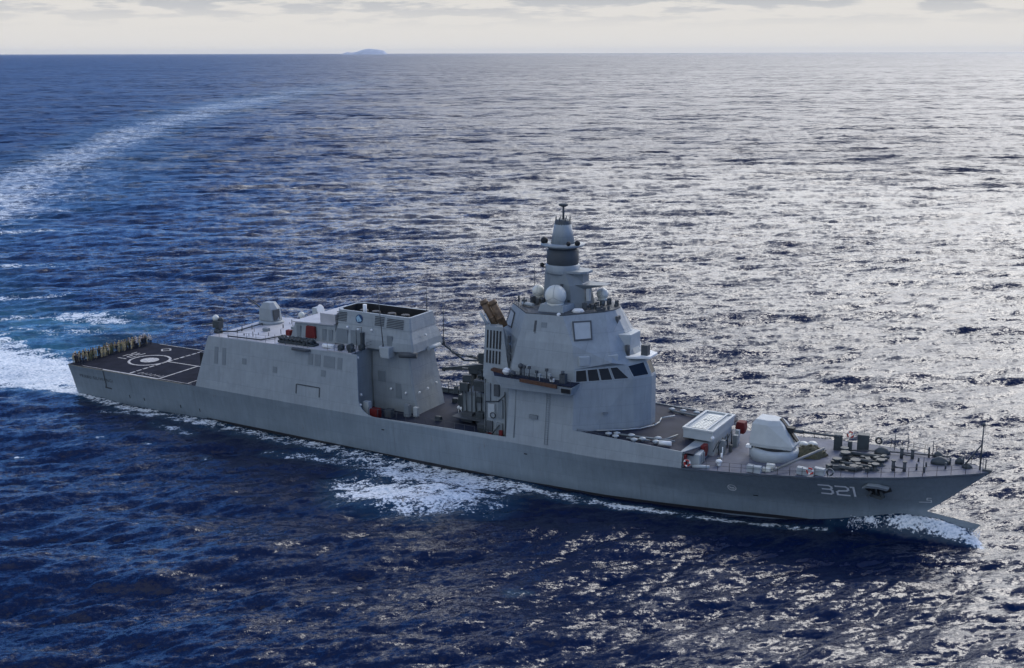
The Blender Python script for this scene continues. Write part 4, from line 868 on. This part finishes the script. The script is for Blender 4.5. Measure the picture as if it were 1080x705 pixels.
# ---------------------------------------------------------------- mast
def build_mast():
    def oct_(cx, hx, hy, z, c=.35): 
        return [(cx-hx, -hy*c, z), (cx-hx*c, -hy, z), (cx+hx*c, -hy, z), (cx+hx, -hy*c, z), (cx+hx, hy*c, z), (cx+hx*c, hy, z), (cx-hx*c, hy, z), (cx-hx, hy*c, z)]
    m = M(); m.loft([oct_(88.9, 3.3, 2.5, 22.8, .5), oct_(88.6, 2.9, 2.2, 26.0, .5), oct_(88.1, 2.3, 1.95, 27.5, .5)])
    ms = m.build('mast', MASTG, ship)
    m = M(); m.lathe((87.85, 0, 0), [(2.25, 27.3), (2.3, 27.5), (2.3, 28.35), (2.1, 28.5)], n=28); m.build('mast_ring', GREY, ms)
    m = M(); m.lathe((87.85, 0, 0), [(1.95, 28.4), (2.12, 28.6), (2.12, 30.3), (1.7, 30.7)], n=28); m.build('antenna_band', DGREY, ms)
    m = M(); m.lathe((87.85, 0, 0), [(1.8, 30.6), (2.85, 30.95), (2.95, 31.15), (2.0, 31.25)], n=28); m.build('mast_platform', GREY, ms)
    m = M(); m.lathe((87.85, 0, 0), [(1.62, 31.15), (1.05, 34.1)], n=28); m.build('antenna_cone', GREY, ms)
    m = M(); m.lathe((87.85, 0, 0), [(1.15, 33.0), (1.1, 34.2), (.7, 34.4)], n=20)
    for i in range(8): a = i*.785; m.cyl((87.85+1.0*math.cos(a), math.sin(a), 34.2), (87.85+1.0*math.cos(a), math.sin(a), 34.75), .06, n=5)
    m.build('mast_cap', DGREY, ms)
    m = M(); m.cyl((87.9, 0, 34.3), (87.9, 0, 36.3), .16, .14, n=10); m.lathe((87.9, 0, 36.2), [(.3, -.15), (.62, 0), (.62, .22), (.3, .3)], n=14); m.build('top_antenna', DGREY, ms)
    for (x, y, s) in ((85.5, -.8, .5), (90.4, -.8, .38), (89.6, -1.8, .3)): m = M(); m.sph((x, y, 31.5), s); m.build('sensor_pod', BLACK, ms)
    m = M(); m.sph((85.4, -1.2, 28.3), .3); m.cyl((85.4, -1.2, 28.1), (86.2, -.8, 27.8), .08, n=5); m.build('sensor_pod', BLACK, ms)
    # forward stepped platforms
    m = M(); m.prism([(89.0, -1.9), (91.2, -1.5), (91.9, -.8), (91.9, .8), (91.2, 1.5), (89.0, 1.9)], 27.55, 27.85); m.build('mast_platform', GREY, ms)
    m = M(); m.prism([(90.0, -1.3), (91.3, -.9), (91.3, .9), (90.0, 1.3)], 25.6, 27.5); m.build('equipment_block', MASTG, ms)
    m = M(); m.loft([[(90.8, -1.3, 25.5), (92.4, -.8, 25.7), (92.4, .8, 25.7), (90.8, 1.3, 25.5)], [(90.5, -1.8, 26.1), (94.6, -.9, 26.3), (94.6, .9, 26.3), (90.5, 1.8, 26.1)]]); m.build('mast_platform', MASTG, ms)
    m = M(); m.box((92.3, -1.2, 24.9), (.5, .5, 1.6)); m.build('equipment_box', LGREY, ms, .05)
    for (x, y, z) in ((87.5, -2.35, 24.6), (90, -2.3, 24.0), (88.9, -2.2, 26)): m = M(); m.box((x, y, z), (.35, .25, .35)); m.build('sensor_box', DGREY, ms)
    # domes
    def dome(x, y, z, r, zb):
        m = M(); m.sph((x, y, z), r, n=24, z0=-.75); m.lathe((x, y, z), [(r*.66, -r*1.0), (r*.8, -r*.70), (r*.66, -r*.6)], n=20); d = m.build('radome', CREAM, ship)
        m = M(); m.cyl((x, y, zb), (x, y, z-r*.95), r*.42, r*.5, n=12); m.box((x, y, z-r*1.02), (r*1.5, r*1.3, .14)); m.build('pedestal', MASTG, d)
        m = M()
        for a in (R(-60), R(60), R(180)):
            pts = [Vector((x, y, z))+(Matrix.Rotation(R(-75), 3, 'Z') @ Vector((math.cos(t)*1, math.sin(t)*math.sin(a), math.sin(t)*math.cos(a)*-1)))*(r+.0) for t in np.linspace(0.02, 1.5, 9)]
            m.tube(pts, .022, n=4)
        m.build('panel_seam', MASTG, d)
        return d
    lab(dome(88.9, -4.0, 24.95, 1.42, 23.6), 'largest cream dome beside the mast')
    lab(dome(84.1, .2, 24.35, .88, 22.8), 'smaller cream dome behind the mast')
    lab(dome(93.0, 1.6, 24.6, .82, 23.1), 'smaller cream dome ahead of the mast')
    m = M(); m.loft([[(86.9, -5.2, 22.85), (90.6, -5.2, 22.9), (90.9, -2.2, 22.9), (86.9, -2.2, 22.85)], [(87.2, -5.0, 23.85), (90.5, -5.0, 23.85), (90.8, -2.4, 23.85), (87.2, -2.4, 23.85)]]); m.build('equipment_block', GREY, ship, .05)
    m = M(); m.lathe((92.0, -3.6, 22.95), [(.75, 0), (.85, .15), (.6, .45), (.3, .5)], n=18); m.build('hatch_dome', WHITE, tower)
    m = M(); m.sph((90.4, -5.95, 22.9), .28); m.build('flood_lamp', WHITE, tower)
    m = M(); m.cyl((83.2, -2.6, 23.1), (85.2, -3.3, 23.2), .25, n=8); m.build('roof_locker', LGREY, tower)
    rng = random.Random(2)
    for i in range(46):
        m = M()
        x = rng.uniform(82, 86.2) if i < 22 else rng.uniform(92, 95.4); y = rng.uniform(-3.2, 2.8)*(1 if i < 22 else .8); h = rng.uniform(.2, 1.1)
        m.box((x, y, 22.95+h/2), (rng.uniform(.1, .6), rng.uniform(.1, .6), h), rz=rng.uniform(0, 1.5)); m.build('roof_equipment', DGREY, tower)
    m = M(); m.rail([(81.4, -1.6, 22.8), (85.9, -6.2, 22.8)], gap=1.1, h=.35); m.build('railing', DGREY, tower); m = M(); m.rail([(91.2, -5.9, 23.0), (95.3, -2.3, 23.1)], gap=1.1, h=.35); m.build('railing', DGREY, tower)
    for (x, y) in ((82.5, 2.0), (83.6, 3.5)): m = M(); m.cyl((x, y, 22.8), (x, y, 27.5), .05, .03, n=5); m.build('whip_antenna', DGREY, tower)
build_mast()

# ---------------------------------------------------------------- missile deck and foredeck
def build_fore():
    # upper strake beside the missile deck
    for s in (-1, 1):
        xs = np.linspace(93.8, 108.9, 10); top = [(x, s*(deck_b(x)-.36), 8.62-.026*(x-94)) for x in xs]; bot = [(x, s*(deck_b(x)-.005), deck_z(x)-.05) for x in xs]
        m = M(); m.loft([bot, top, [(x, y-s*.14, z) for x, y, z in top], [(x, y-s*.3, z) for x, y, z in bot]], (False, False), closed=False)
        m.build('side_plating', GREY, ship)
    m = M(); m.prism([(108.6, -8.35), (109.0, -8.35), (110.3, -4.5), (110.3, 4.5), (109.0, 8.35), (108.6, 8.35)], 5.9, 8.25); fw_ = m.build('deck_step', GREY, ship)
    # curved white pipe round the tower foot
    m = M(); m.tube([(96.5, -6.9, 8.55), (99.2, -5.0, 8.55), (101.0, -3.3, 8.55), (102.0, -1.2, 8.55), (102.1, .4, 8.55), (101.6, 2.2, 8.55), (102.8, 4.0, 8.55)], .09); m.build('pipe', LGREY, vd)
    for pts, q in (([(99.6, -7.0, 8.6), (106.8, -5.9, 8.5)], .13), ([(105.4, -6.1, 8.5), (106.2, -3.4, 8.5)], .12), ([(101, -7.6, 8.5), (104, -7.2, 8.5)], .12), ([(101.8, 5.9, 8.5), (107.5, 5.4, 8.5)], .14)): m = M(); m.tube(pts, q); m.build('pipe', MASTG, vd)
    for (x, y) in ((98.4, -7.4), (99.3, -6.8), (99.6, -7.9), (101.2, -6.6), (103.0, -7.2), (102.2, -8.0), (104.6, -6.0), (104.9, -7.4), (101.4, 6.4), (103.0, 6.5), (104.9, 6.6), (106.3, 6.9)):
        m = M(); m.cyl((x, y, 8.3), (x, y, 8.62), .2); m.lathe((x, y, 8.55), [(.42, 0), (.45, .12), (.15, .25)], n=12); m.build('mushroom_vent', LGREY, vd)
    m = M(); m.cyl((105.4, -7.6, 8.6), (106.9, -7.3, 8.6), .3, n=10); m.build('life_raft_canister', WHITE, vd)
    m = M(); m.rail([(100.5, 8.3, 8.4), (108.5, 8.2, 8.2)], gap=1.5); m.build('railing', DGREY, vd); m = M(); m.rail([(94.5, -8.5, 8.6), (99, -8.5, 8.5)], gap=1.5, h=.3); m.build('railing', DGREY, vd)
    # vertical launcher box
    m = M(); P_ = [(107.0, -4.0), (111.1, -4.0), (111.1, 4.3), (107.0, 4.3)]
    m.prism([(107.1, -3.9), (111.0, -3.9), (111.0, 4.2), (107.1, 4.2)], 8.5, 9.7); m.prism([(108.3, -3.2), (110.9, -3.2), (110.9, 3.6), (108.3, 3.6)], 6.2, 8.5)
    vb = m.build('vertical_launcher', LGREY, ship, .05)
    m = M()
    for (a, b, c, d) in ((107.0, 111.1, -4.0, -3.65), (107.0, 111.1, 3.95, 4.3), (107.0, 107.35, -3.65, 3.95), (110.75, 111.1, -3.65, 3.95), (109.95, 110.2, -3.65, 3.95)): m.prism([(a, c), (b, c), (b, d), (a, d)], 9.69, 9.9)
    m.build('launcher_rim', TURR, vb)
    for y0, y1 in ((-3.0, .2), (.9, 3.4)):
        m = M(); m.prism([(107.9, y0), (109.8, y0), (109.8, y1), (107.9, y1)], 9.6, 9.76)
        m.build('launcher_cover', CREAM, vb)
    m = M()
    for i in range(10):
        y = -2.9+i*.62
        for x in (108.1, 108.6, 109.1, 109.6): m.box((x, y, 9.77), (.34, .4, .06))
    m.build('cell_lid', CREAM, vb)
    # red canvas covers, lockers, wheels against the step
    for (x, y, z, d, rz) in ((110.4, -4.9, 7.6, (.45, 1.25, 1.55), .15), (112.0, 4.6, 8.2, (.8, 1.3, 1.6), .3)):
        m = M(); m.loft([[(x+a*.7, y+b*.7, z-d[2]/2) for a, b in ((-d[0], -d[1]*.5), (d[0]*.6, -d[1]*.5), (d[0]*.6, d[1]*.5), (-d[0], d[1]*.5))],
                         [(x+a, y+b, z) for a, b in ((-d[0], -d[1]*.55), (d[0]*.6, -d[1]*.5), (d[0]*.6, d[1]*.5), (-d[0], d[1]*.55))],
                         [(x+a*.8, y+b, z+d[2]/2) for a, b in ((-d[0], -d[1]*.5), (d[0]*.6, -d[1]*.5), (d[0]*.6, d[1]*.5), (-d[0], d[1]*.5))]]); m.build('canvas_cover', RED, fw_, .1)
    m = M(); m.box((109.3, -8.5, 7.2), (.3, .5, 1.5)); m.build('canvas_cover', RED, fw_, .06)
    m = M(); m.box((109.9, -6.7, 7.1), (1.6, 2.2, 1.6), rz=.1); lk = m.build('locker', LGREY, fw_, .08)
    for y in (-7.4, -6.7, -6.0): m = M(); m.box((110.75, y, 7.15), (.1, .5, 1.2), rz=.1); m.build('door', GREY, lk, .02)
    m = M(); m.cyl((110.2, -8.4, 6.6), (112.2, -7.9, 6.65), .22, n=10); m.build('life_raft_canister', LGREY, fw_)
    m = M(); m.sph((111.0, -3.9, 9.0), .25); m.build('flood_lamp', WHITE, fw_)
    m = M()
    for y in (-2.6, -1.2, .6, 2.2): m = M(); m.cyl((111.4, y, 6.3), (111.4, y, 8.4), .08, n=6); m.tube([(111.4, y, 8.4), (111.1, y-1.2, 7.2)], .06); m.build('pipe', MACH, fw_)
    for (x, y, sx, sy, h, mt) in ((111.8, -2.2, .5, .6, 1.9, MASTG), (112.2, 1.4, .6, .7, 1.6, MASTG), (112.4, -1.0, .4, .4, 1.0, DGREY), (111.9, 3.0, .5, .5, 1.8, LGREY), (112.6, -5.6, .5, .5, .7, DGREY)):
        m = M(); m.box((x, y, deck_z(x)+h/2), (sx, sy, h)); m.build('deck_locker', mt, fk, .05)
    m = M(); m.cyl((112.9, -6.6, 6.5), (112.9, -6.6, 6.9), .25); m.sph((112.9, -6.6, 7.1), .42, sz=.7); m.build('mushroom_vent', WHITE, fk)
    m = M(); m.cyl((112.5, -4.3, 6.5), (112.5, -4.3, 8.2), .06); m.cyl((112.6, -4.9, 6.5), (112.6, -4.9, 7.6), .12); m.build('pipe', WHITE, fk)
    # main gun
    gc = (118.0, -.9); m = M(); m.lathe((gc[0], gc[1], 0), [(3.0, 6.6), (3.05, 7.9), (2.85, 8.2), (2.5, 8.25)], n=36); gb = m.build('gun_mount', LGREY, ship)
    def ring(z, xa, xf, ya, yf, sh=0): return [(gc[0]+xa, gc[1]-ya, z), (gc[0]+xa*.2, gc[1]-max(ya, yf)-sh, z), (gc[0]+xf, gc[1]-yf, z), (gc[0]+xf, gc[1]+yf, z), (gc[0]+xa*.2, gc[1]+max(ya, yf)+sh, z), (gc[0]+xa, gc[1]+ya, z)]
    m = M(); m.lathe((gc[0], gc[1], 0), [(2.3, 8.2), (2.3, 8.5)], n=30, mi=1)
    m.loft([ring(8.45, -2.5, 2.6, 1.9, 1.5, .15), ring(8.9, -2.65, 2.75, 2.0, 1.55, .15), ring(11.3, -2.45, 1.2, 1.65, 1.0, .1), ring(11.8, -2.1, .7, 1.2, .75, .05)])
    g = m.build('gun_turret', [TURR, BLACK], ship, .05); lab(g, 'large angular gun turret on the foredeck')
    m = M(); b0 = Vector((gc[0]+1.3, gc[1], 10.55)); b1 = Vector((gc[0]+7.9, gc[1], 10.75)); m.cyl(b0, b0.lerp(b1, .33), .26, .22); m.cyl(b0.lerp(b1, .33), b1, .15, .12); m.cyl(b1-Vector((.5, 0, 0)), b1, .18); m.build('barrel', DGREY, g)
    m = M(); m.loft([[(gc[0]+.55, gc[1]-.32, 11.9), (gc[0]+.55, gc[1]+.32, 11.9), (gc[0]+.75, gc[1]+.32, 11.95), (gc[0]+.75, gc[1]-.32, 11.95)], [(gc[0]+2.75, gc[1]-.38, 9.3), (gc[0]+2.75, gc[1]+.38, 9.3), (gc[0]+2.95, gc[1]+.38, 9.35), (gc[0]+2.95, gc[1]-.38, 9.35)]]); m.box((gc[0]+1.9, gc[1], 10.7), (1.0, .9, .6)); m.build('gun_slot', BLACK, g)
    m = M(); m.box((gc[0]-2.7, gc[1]-1.6, 8.35), (.7, .7, .35)); m.build('step', WHITE, gb)
    # breakwater-like lockers on the starboard edge
    for (x, y, sx) in ((117.7, -7.7, 1.7), (123.3, -6.9, 1.3), (125.2, -6.6, 1.2)):
        m = M(); m.box((x, y, deck_z(x)+.45), (sx, .7, .85)); m.build('deck_locker', LGREY, fk, .04)
    # anchor windlass, capstans, bollards
    rng = random.Random(21)
    for (a, b) in (((126.0, -2.6), (130.6, -3.3)), ((126.6, -.6), (131.0, -1.6)), ((126.0, -4.0), (129.0, -4.6)), ((126.8, 1.4), (131.5, .8))):
        za = deck_z(a[0])+.35; zb = deck_z(b[0])+.35; m = M(); m.cyl((a[0], a[1], za), (b[0], b[1], zb), .28, .22, n=10); m.build('chain_pipe', MACH, fk)
    for (x, y, r_, h) in ((126.2, -2.8, .55, 1.0), (126.6, -.4, .6, 1.1), (130.8, -3.2, .45, .8), (131.0, -1.4, .5, .8), (126.0, 1.6, .5, 1.0), (128.5, -3.9, .5, .6), (128.2, -1.9, .6, .7)):
        m = M(); z = deck_z(x); m.lathe((x, y, z), [(r_*1.2, 0), (r_*1.2, .12), (r_*.6, .25), (r_*.55, h*.7), (r_, h*.8), (r_, h)], n=14); m.build('capstan', MACH, fk)
    for i in range(26):
        x = rng.uniform(125.6, 131); y = rng.uniform(-4.6, 1.6); m = M(); m.box((x, y, deck_z(x)+.3), (rng.uniform(.3, 1.0), rng.uniform(.2, .6), rng.uniform(.25, .7)), rz=rng.uniform(0, 2)); m.build('windlass_block', MACH, fk)
    for (x, y, sx, sy, h) in ((124.6, 3.9, 1.0, 1.1, 2.0), (127.6, 4.2, 1.4, 1.2, 2.1), (126.2, 3.4, .5, .5, 1.3)):
        m = M(); m.box((x, y, deck_z(x)+h/2), (sx, sy, h), rz=.2); m.build('windlass_control', MACH, fk, .06)
    m = M(); m.lathe((130.2, 3.2, deck_z(130)), [(.9, 0), (.85, .35), (.5, .75), (.1, .9)], n=14, sx=1.1, sy=.8); m.build('mooring_reel', MACH, fk)
    m = M(); m.tube([(126.5, 2.2, 8.2), (130, 3.2, 8.4), (134, 3.6, 8.6), (138, 3.2, 9.0)], .09); m.build('mooring_cable', DGREY, fk)
    for (x, y, rz) in ((133.4, -2.9, .15), (133.3, 2.1, .1)):
        z = deck_z(x); m = M()
        for k in (-.62, .62):
            cx, cy = x+k*math.cos(rz), y+k*math.sin(rz); m.cyl((cx, cy, z), (cx, cy, z+1.25), .2, .2, n=10); m.cyl((cx, cy, z+1.15), (cx, cy, z+1.28), .28, n=10)
        m.cyl((x-.6, y, z+.45), (x+.6, y, z+.45), .1, n=8); m.build('bollard', DGREY, fk)
    for (x, y, a, b, h) in ((137.3, 1.0, 1.1, .7, .9), (136.6, 3.6, .6, .5, .7), (140.4, .3, .6, .45, .6), (139.3, 1.6, .5, .35, .8)):
        m = M(); m.lathe((x, y, deck_z(x)), [(1, 0), (.9, h*.5), (.45, h*.85), (.15, h)], n=14, sx=a, sy=b); m.build('covered_winch', MACH, fk)
    for (x, y, h) in ((135.2, -1.9, .8), (136, -.5, .6), (134.8, 1.3, .5), (138.2, -.8, .8), (136.2, -2.6, .7), (139.8, 1.1, 1.1), (138.4, .9, .9), (135.6, 3.2, 1.3)): m = M(); m.cyl((x, y, deck_z(x)), (x, y, deck_z(x)+h), .11, n=8); m.build('fairlead', DGREY, fk)
    # jackstaff with stay
    m = M(); m.cyl((141.8, .1, 9.0), (141.8, .1, 14.5), .10, .07, n=8); m.sph((141.8, .1, 14.45), .22); m.tube([(139.9, .1, 9), (141.8, .1, 12.1)], .09, n=6); m.tube([(142.4, .1, 9.0), (142.4, .1, 10.4)], .07); m.build('jackstaff', DGREY, fk)
    m = M(); m.box((142.6, 0, 9.15), (1.0, .7, .35)); m.build('bow_fairlead', DGREY, fk, .08)
    # guard rails round the foredeck
    for s in (-1, 1):
        xs = np.linspace(112, 142, 22); pts = [(x, s*(deck_b(x)-.15), deck_z(x)) for x in xs]; m = M(); m.rail(pts, gap=1.6, h=1.1, r=.03 if s < 0 else .035); m.build('railing', DGREY, fk)
    # awning stanchions
    for (x, y) in ((131.2, 5.2), (132.8, 4.9), (136.2, -3.4), (136.0, 3.4), (127.2, 6.4)): m = M(); m.cyl((x, y, deck_z(x)), (x, y, deck_z(x)+2.1), .045, n=5); m.build('stanchion', DGREY, fk)
build_fore()

# ---------------------------------------------------------------- loose gear lying on the ship (things of their own)
def loose():
    def thing(name, label, cat, loc, group=None):
        o = bpy.data.objects.new(name, None); scene.collection.objects.link(o); o.location = loc; return tag(o, label, cat, group)
    rng = random.Random(31)
    z0 = deck_z(122.5)
    # camouflage net heap with pale bags
    import mathutils
    m = M()
    rings = []
    for j in range(9):
        u = j/8; rr = math.cos(u*math.pi/2)**.6; ring = []
        for i in range(22):
            a = 2*math.pi*i/22; k = 1+.25*mathutils.noise.noise(Vector((math.cos(a)*1.7, math.sin(a)*1.7, u*2)))
            ring.append((122.3+2.0*rr*k*math.cos(a), .3+1.5*rr*k*math.sin(a), z0+1.35*u*(1+.3*mathutils.noise.noise(Vector((a*2, u*3, 4))))))
        rings.append(ring)
    m.loft(rings, (True, True), smooth=True)
    for i in range(60):
        a = rng.uniform(0, 6.28); u = rng.uniform(.2, 1); rr = 2.0*(1-u*.6); p = Vector((122.3+rr*math.cos(a), .3+.8*rr*math.sin(a), z0+1.2*u))
        m.tube([p, p+Vector((rng.uniform(-.7, .7), rng.uniform(-.5, .5), rng.uniform(-.4, .3)))], .07, n=5)
    n_ = m.build('net_heap', NETM); tag(n_, 'heap of olive netting on the foredeck under the large gun barrel', 'net')
    for k, (x, y, l) in enumerate(((120.9, 1.6, 'pale bag on the foredeck nearest the large gun turret'), (121.9, 2.2, 'pale bag on the foredeck on top of the net heap, away from the turret'))):
        m = M(); m.sph((x, y, z0+.9), .62, sz=.6, n=12); tag(m.build('bag', CREAM), l, 'bag')
    m = M(); m.cyl((120.1, -7.6, deck_z(120)+.5), (124.3, -1.6, z0+1.9), .17, .15, n=10); m.cyl((120.1, -7.6, deck_z(120)+.5), (120.4, -7.2, deck_z(120)+.58), .23, n=10)
    tag(m.build('boom', [mat('boom_grey', (.20, .20, .19))]), 'long grey boom lying slanted across the foredeck from the starboard edge', 'boom')
    for (x, y, z, s, l) in ((119.3, -6.3, 7.45, .55, 'upper pale drum-shaped canister beside the gun mount'), (119.0, -6.9, 7.15, .5, 'lower pale canister beside the gun mount, by the deck edge')):
        m = M(); m.cyl((x-.5, y, z), (x+.45, y+.1, z), s*.72, n=14); m.cyl((x-.1, y, z), (x+.05, y, z), s*.78, n=14); m.box((x, y, z-.4), (.7, .7, .25)); tag(m.build('canister', CREAM), l, 'canister')
    # lifebuoys on the rails
    def buoy(x, y, z, l, mt, grp=None):
        e = thing('lifebuoy', l, 'lifebuoy', (x, y, z), grp)
        m = M(); m.torus((0, 0, 0), .36, .1, 'y', n=18, mi=0, alt=1); m.build('ring', mt, e)
        m = M(); m.torus((0, 0, 0), .49, .018, 'y', n=16, m=4); m.build('grab_line', WHITE, e)
        return e
    buoy(124.3, -7.45, 8.15, 'red and white lifebuoy between two grey lockers on the starboard foredeck edge', [REDW, WHITE])
    buoy(126.5, -6.95, 8.25, 'dark lifebuoy on the starboard foredeck rail ahead of the lockers', [DGREY, MASTG])
    buoy(125.3, 7.1, 8.6, 'red lifebuoy on the far rail near the gun muzzle', [REDW, WHITE])
    buoy(129.2, 5.5, 8.9, 'dark lifebuoy on the far rail beside the tall winch box', [BLACK, DGREY])
    buoy(109.6, -8.75, 7.0, 'red and white lifebuoy by the step in the hull side aft of the foredeck', [REDW, WHITE])
    # sea spray sheet over the bow spur
loose()

def bow_spray():
    rng = random.Random(8); m = M()
    for i in range(4200):
        t = rng.random(); x = 128+14.5*t; side = -1 if rng.random() < .72 else 1
        w = 2.7*(1-t)+.5; y = side*abs(rng.gauss(0, .55))*(1.1-.5*t)+side*w*.75*(1-t*.8); top = 2.1-.9*abs(t-.45)
        z = rng.uniform(.3, 1)*top*math.exp(-abs(abs(y)-w*.6)*.5)+rng.uniform(-.1, .35)
        s = rng.uniform(.02, .10)**1.0
        a = [Vector((rng.gauss(0, 1), rng.gauss(0, 1), rng.gauss(0, 1))).normalized()*s for _ in range(4)]
        c = Vector((x, y, z)); m.add([c+q for q in a], [(0, 1, 2), (0, 1, 3), (1, 2, 3), (0, 2, 3)])
    o = m.build('spray', mat('spray_white', (.8, .82, .85), .6)); o['kind'] = 'stuff'; tag(o, 'white spray thrown up around the submerged bow spur', 'spray')
bow_spray()

# ---------------------------------------------------------------- people on the flight deck
def person_mesh(name, mats, arms):
    """one continuous skinned body; mats = skin, shirt, trousers, boots"""
    J = [(0, 0, .95), (0, 0, 1.15), (0, .01, 1.38), (0, .01, 1.5), (0, .0, 1.60), (0, -.01, 1.74)]
    E_ = [(0, 1), (1, 2), (2, 3), (3, 4), (4, 5)]; Rr = [.15, .14, .15, .06, .095, .085]
    for s in (-1, 1):
        b = len(J)
        if arms == 'down': arm = [(s*.19, .01, 1.42), (s*.25, .02, 1.15), (s*.25, -.05, .90), (s*.25, -.07, .80)]
        else: arm = [(s*.19, .01, 1.42), (s*.29, .06, 1.18), (s*.12, .22, 1.12), (s*.05, .25, 1.10)]
        J += arm; Rr += [.07, .055, .04, .045]; E_ += [(2, b), (b, b+1), (b+1, b+2), (b+2, b+3)]
        b = len(J); J += [(s*.10, 0, .86), (s*.12, -.01, .48), (s*.13, .02, .09), (s*.14, -.12, .05)]; Rr += [.10, .075, .055, .05]; E_ += [(0, b), (b, b+1), (b+1, b+2), (b+2, b+3)]
    me = bpy.data.meshes.new(name); me.from_pydata(J, E_, []); o = bpy.data.objects.new(name, me); scene.collection.objects.link(o)
    o.modifiers.new('skin', 'SKIN')
    for v, rr in zip(me.skin_vertices[0].data, Rr): v.radius = (rr, rr*.85)
    me.skin_vertices[0].data[0].use_root = True
    o.modifiers.new('sub', 'SUBSURF').levels = 1
    dg = bpy.context.evaluated_depsgraph_get(); dg.update(); out = bpy.data.meshes.new_from_object(o.evaluated_get(dg)); out.name = name
    bpy.data.objects.remove(o); out.materials.clear()
    for x in mats: out.materials.append(x)
    for p in out.polygons:
        c = p.center; p.use_smooth = True
        p.material_index = 0 if c.z > 1.5 or (abs(c.x) > .2 and c.z < .88) else 1 if c.z > .92 else 2 if c.z > .12 else 3
    return out
def build_people():
    kinds = []
    for i, (sh, tr, cap, desc) in enumerate(((U_TAN, U_TAN, U_TAN, 'tan uniform'), (U_DARK, U_DARK, U_DARK, 'dark blue uniform'), (U_WHITE, U_DARK, U_WHITE, 'pale shirt and dark trousers'), (U_OLIVE, U_OLIVE, U_OLIVE, 'olive uniform'))):
        me = person_mesh('person', [SKIN, sh, tr, BLACK], 'down' if i % 2 == 0 else 'front')
        m = M(); m.lathe((0, -.01, 1.72), [(.105, 0), (.11, .06), (.1, .12), (.02, .14)], n=12); m.add([(-.07, -.09, .0+1.73), (.07, -.09, 1.73), (.06, -.2, 1.71), (-.06, -.2, 1.71)], [(0, 1, 2, 3)])
        c = m.build('cap', cap); cm = c.data; bpy.data.objects.remove(c); kinds.append((me, cm, desc))
    rng = random.Random(77); k = 0
    spots = [(.6+rng.uniform(-.3, .3), -8.35+i*.385+rng.uniform(-.15, .15), 'back') for i in range(44)]
    spots += [(1.6+rng.uniform(-.35, .35), -6.2+i*.40+rng.uniform(-.16, .16), 'front') for i in range(36)]
    spots += [(1.2+i*.62, -8.45+rng.uniform(-.1, .1), 'edge') for i in range(4)]
    for (x, y, row) in spots:
        if row == 'front' and rng.random() < .08: continue
        r_ = rng.random()
        if row == 'edge': q = 1
        elif y < -4.5: q = 0 if r_ < .3 else 3 if r_ < .55 else 2 if r_ < .62 else 1
        elif y < 4: q = 0 if r_ < .42 else 3 if r_ < .72 else 2 if r_ < .78 else 1
        else: q = 2 if r_ < .55 else 0 if r_ < .8 else 1
        me, cm, desc = kinds[q]
        o = bpy.data.objects.new('person', me); scene.collection.objects.link(o); o.location = (x, y, deck_z(x)+.03+.06*(1-abs(y)/8.9)); o.rotation_euler = (0, 0, R(90)+rng.uniform(-.9, .9)); s = rng.uniform(.9, 1.04); o.scale = (s, s, s)
        where = {'back': 'in the rear row along the stern rail', 'front': 'in the front row of the stern crew', 'edge': 'on the starboard deck edge near the stern'}[row]
        tag(o, 'person in %s %s' % (desc, where), 'person', 'crew in %s %s' % (desc, where))
        c = bpy.data.objects.new('cap', cm); scene.collection.objects.link(c); c.parent = o
build_people()
# stern rail
m = M(); m.rail([(-.05, -8.7, 5.45), (-.05, 8.7, 5.45)], gap=1.5, r=.03); m.build('railing', DGREY, fd)

# ---------------------------------------------------------------- sea air
def build_haze():
    m = M(); h = 75000.0
    m.box((-2000, 9000, 169.0), (2*h, 2*h, 358.0))
    mt = bpy.data.materials.new('sea_air'); mt.use_nodes = True; nt = mt.node_tree; nt.nodes.clear()
    o_ = nt.nodes.new('ShaderNodeOutputMaterial'); v = nt.nodes.new('ShaderNodeVolumePrincipled')
    v.inputs['Color'].default_value = (.80, .86, .95, 1); v.inputs['Density'].default_value = 0.000005; v.inputs['Anisotropy'].default_value = 0.2
    nt.links.new(v.outputs[0], o_.inputs['Volume']); mt.cycles.homogeneous_volume = True
    o = m.build('haze', mt); o['kind'] = 'stuff'; o['label'] = 'thin pale sea haze'
build_haze()
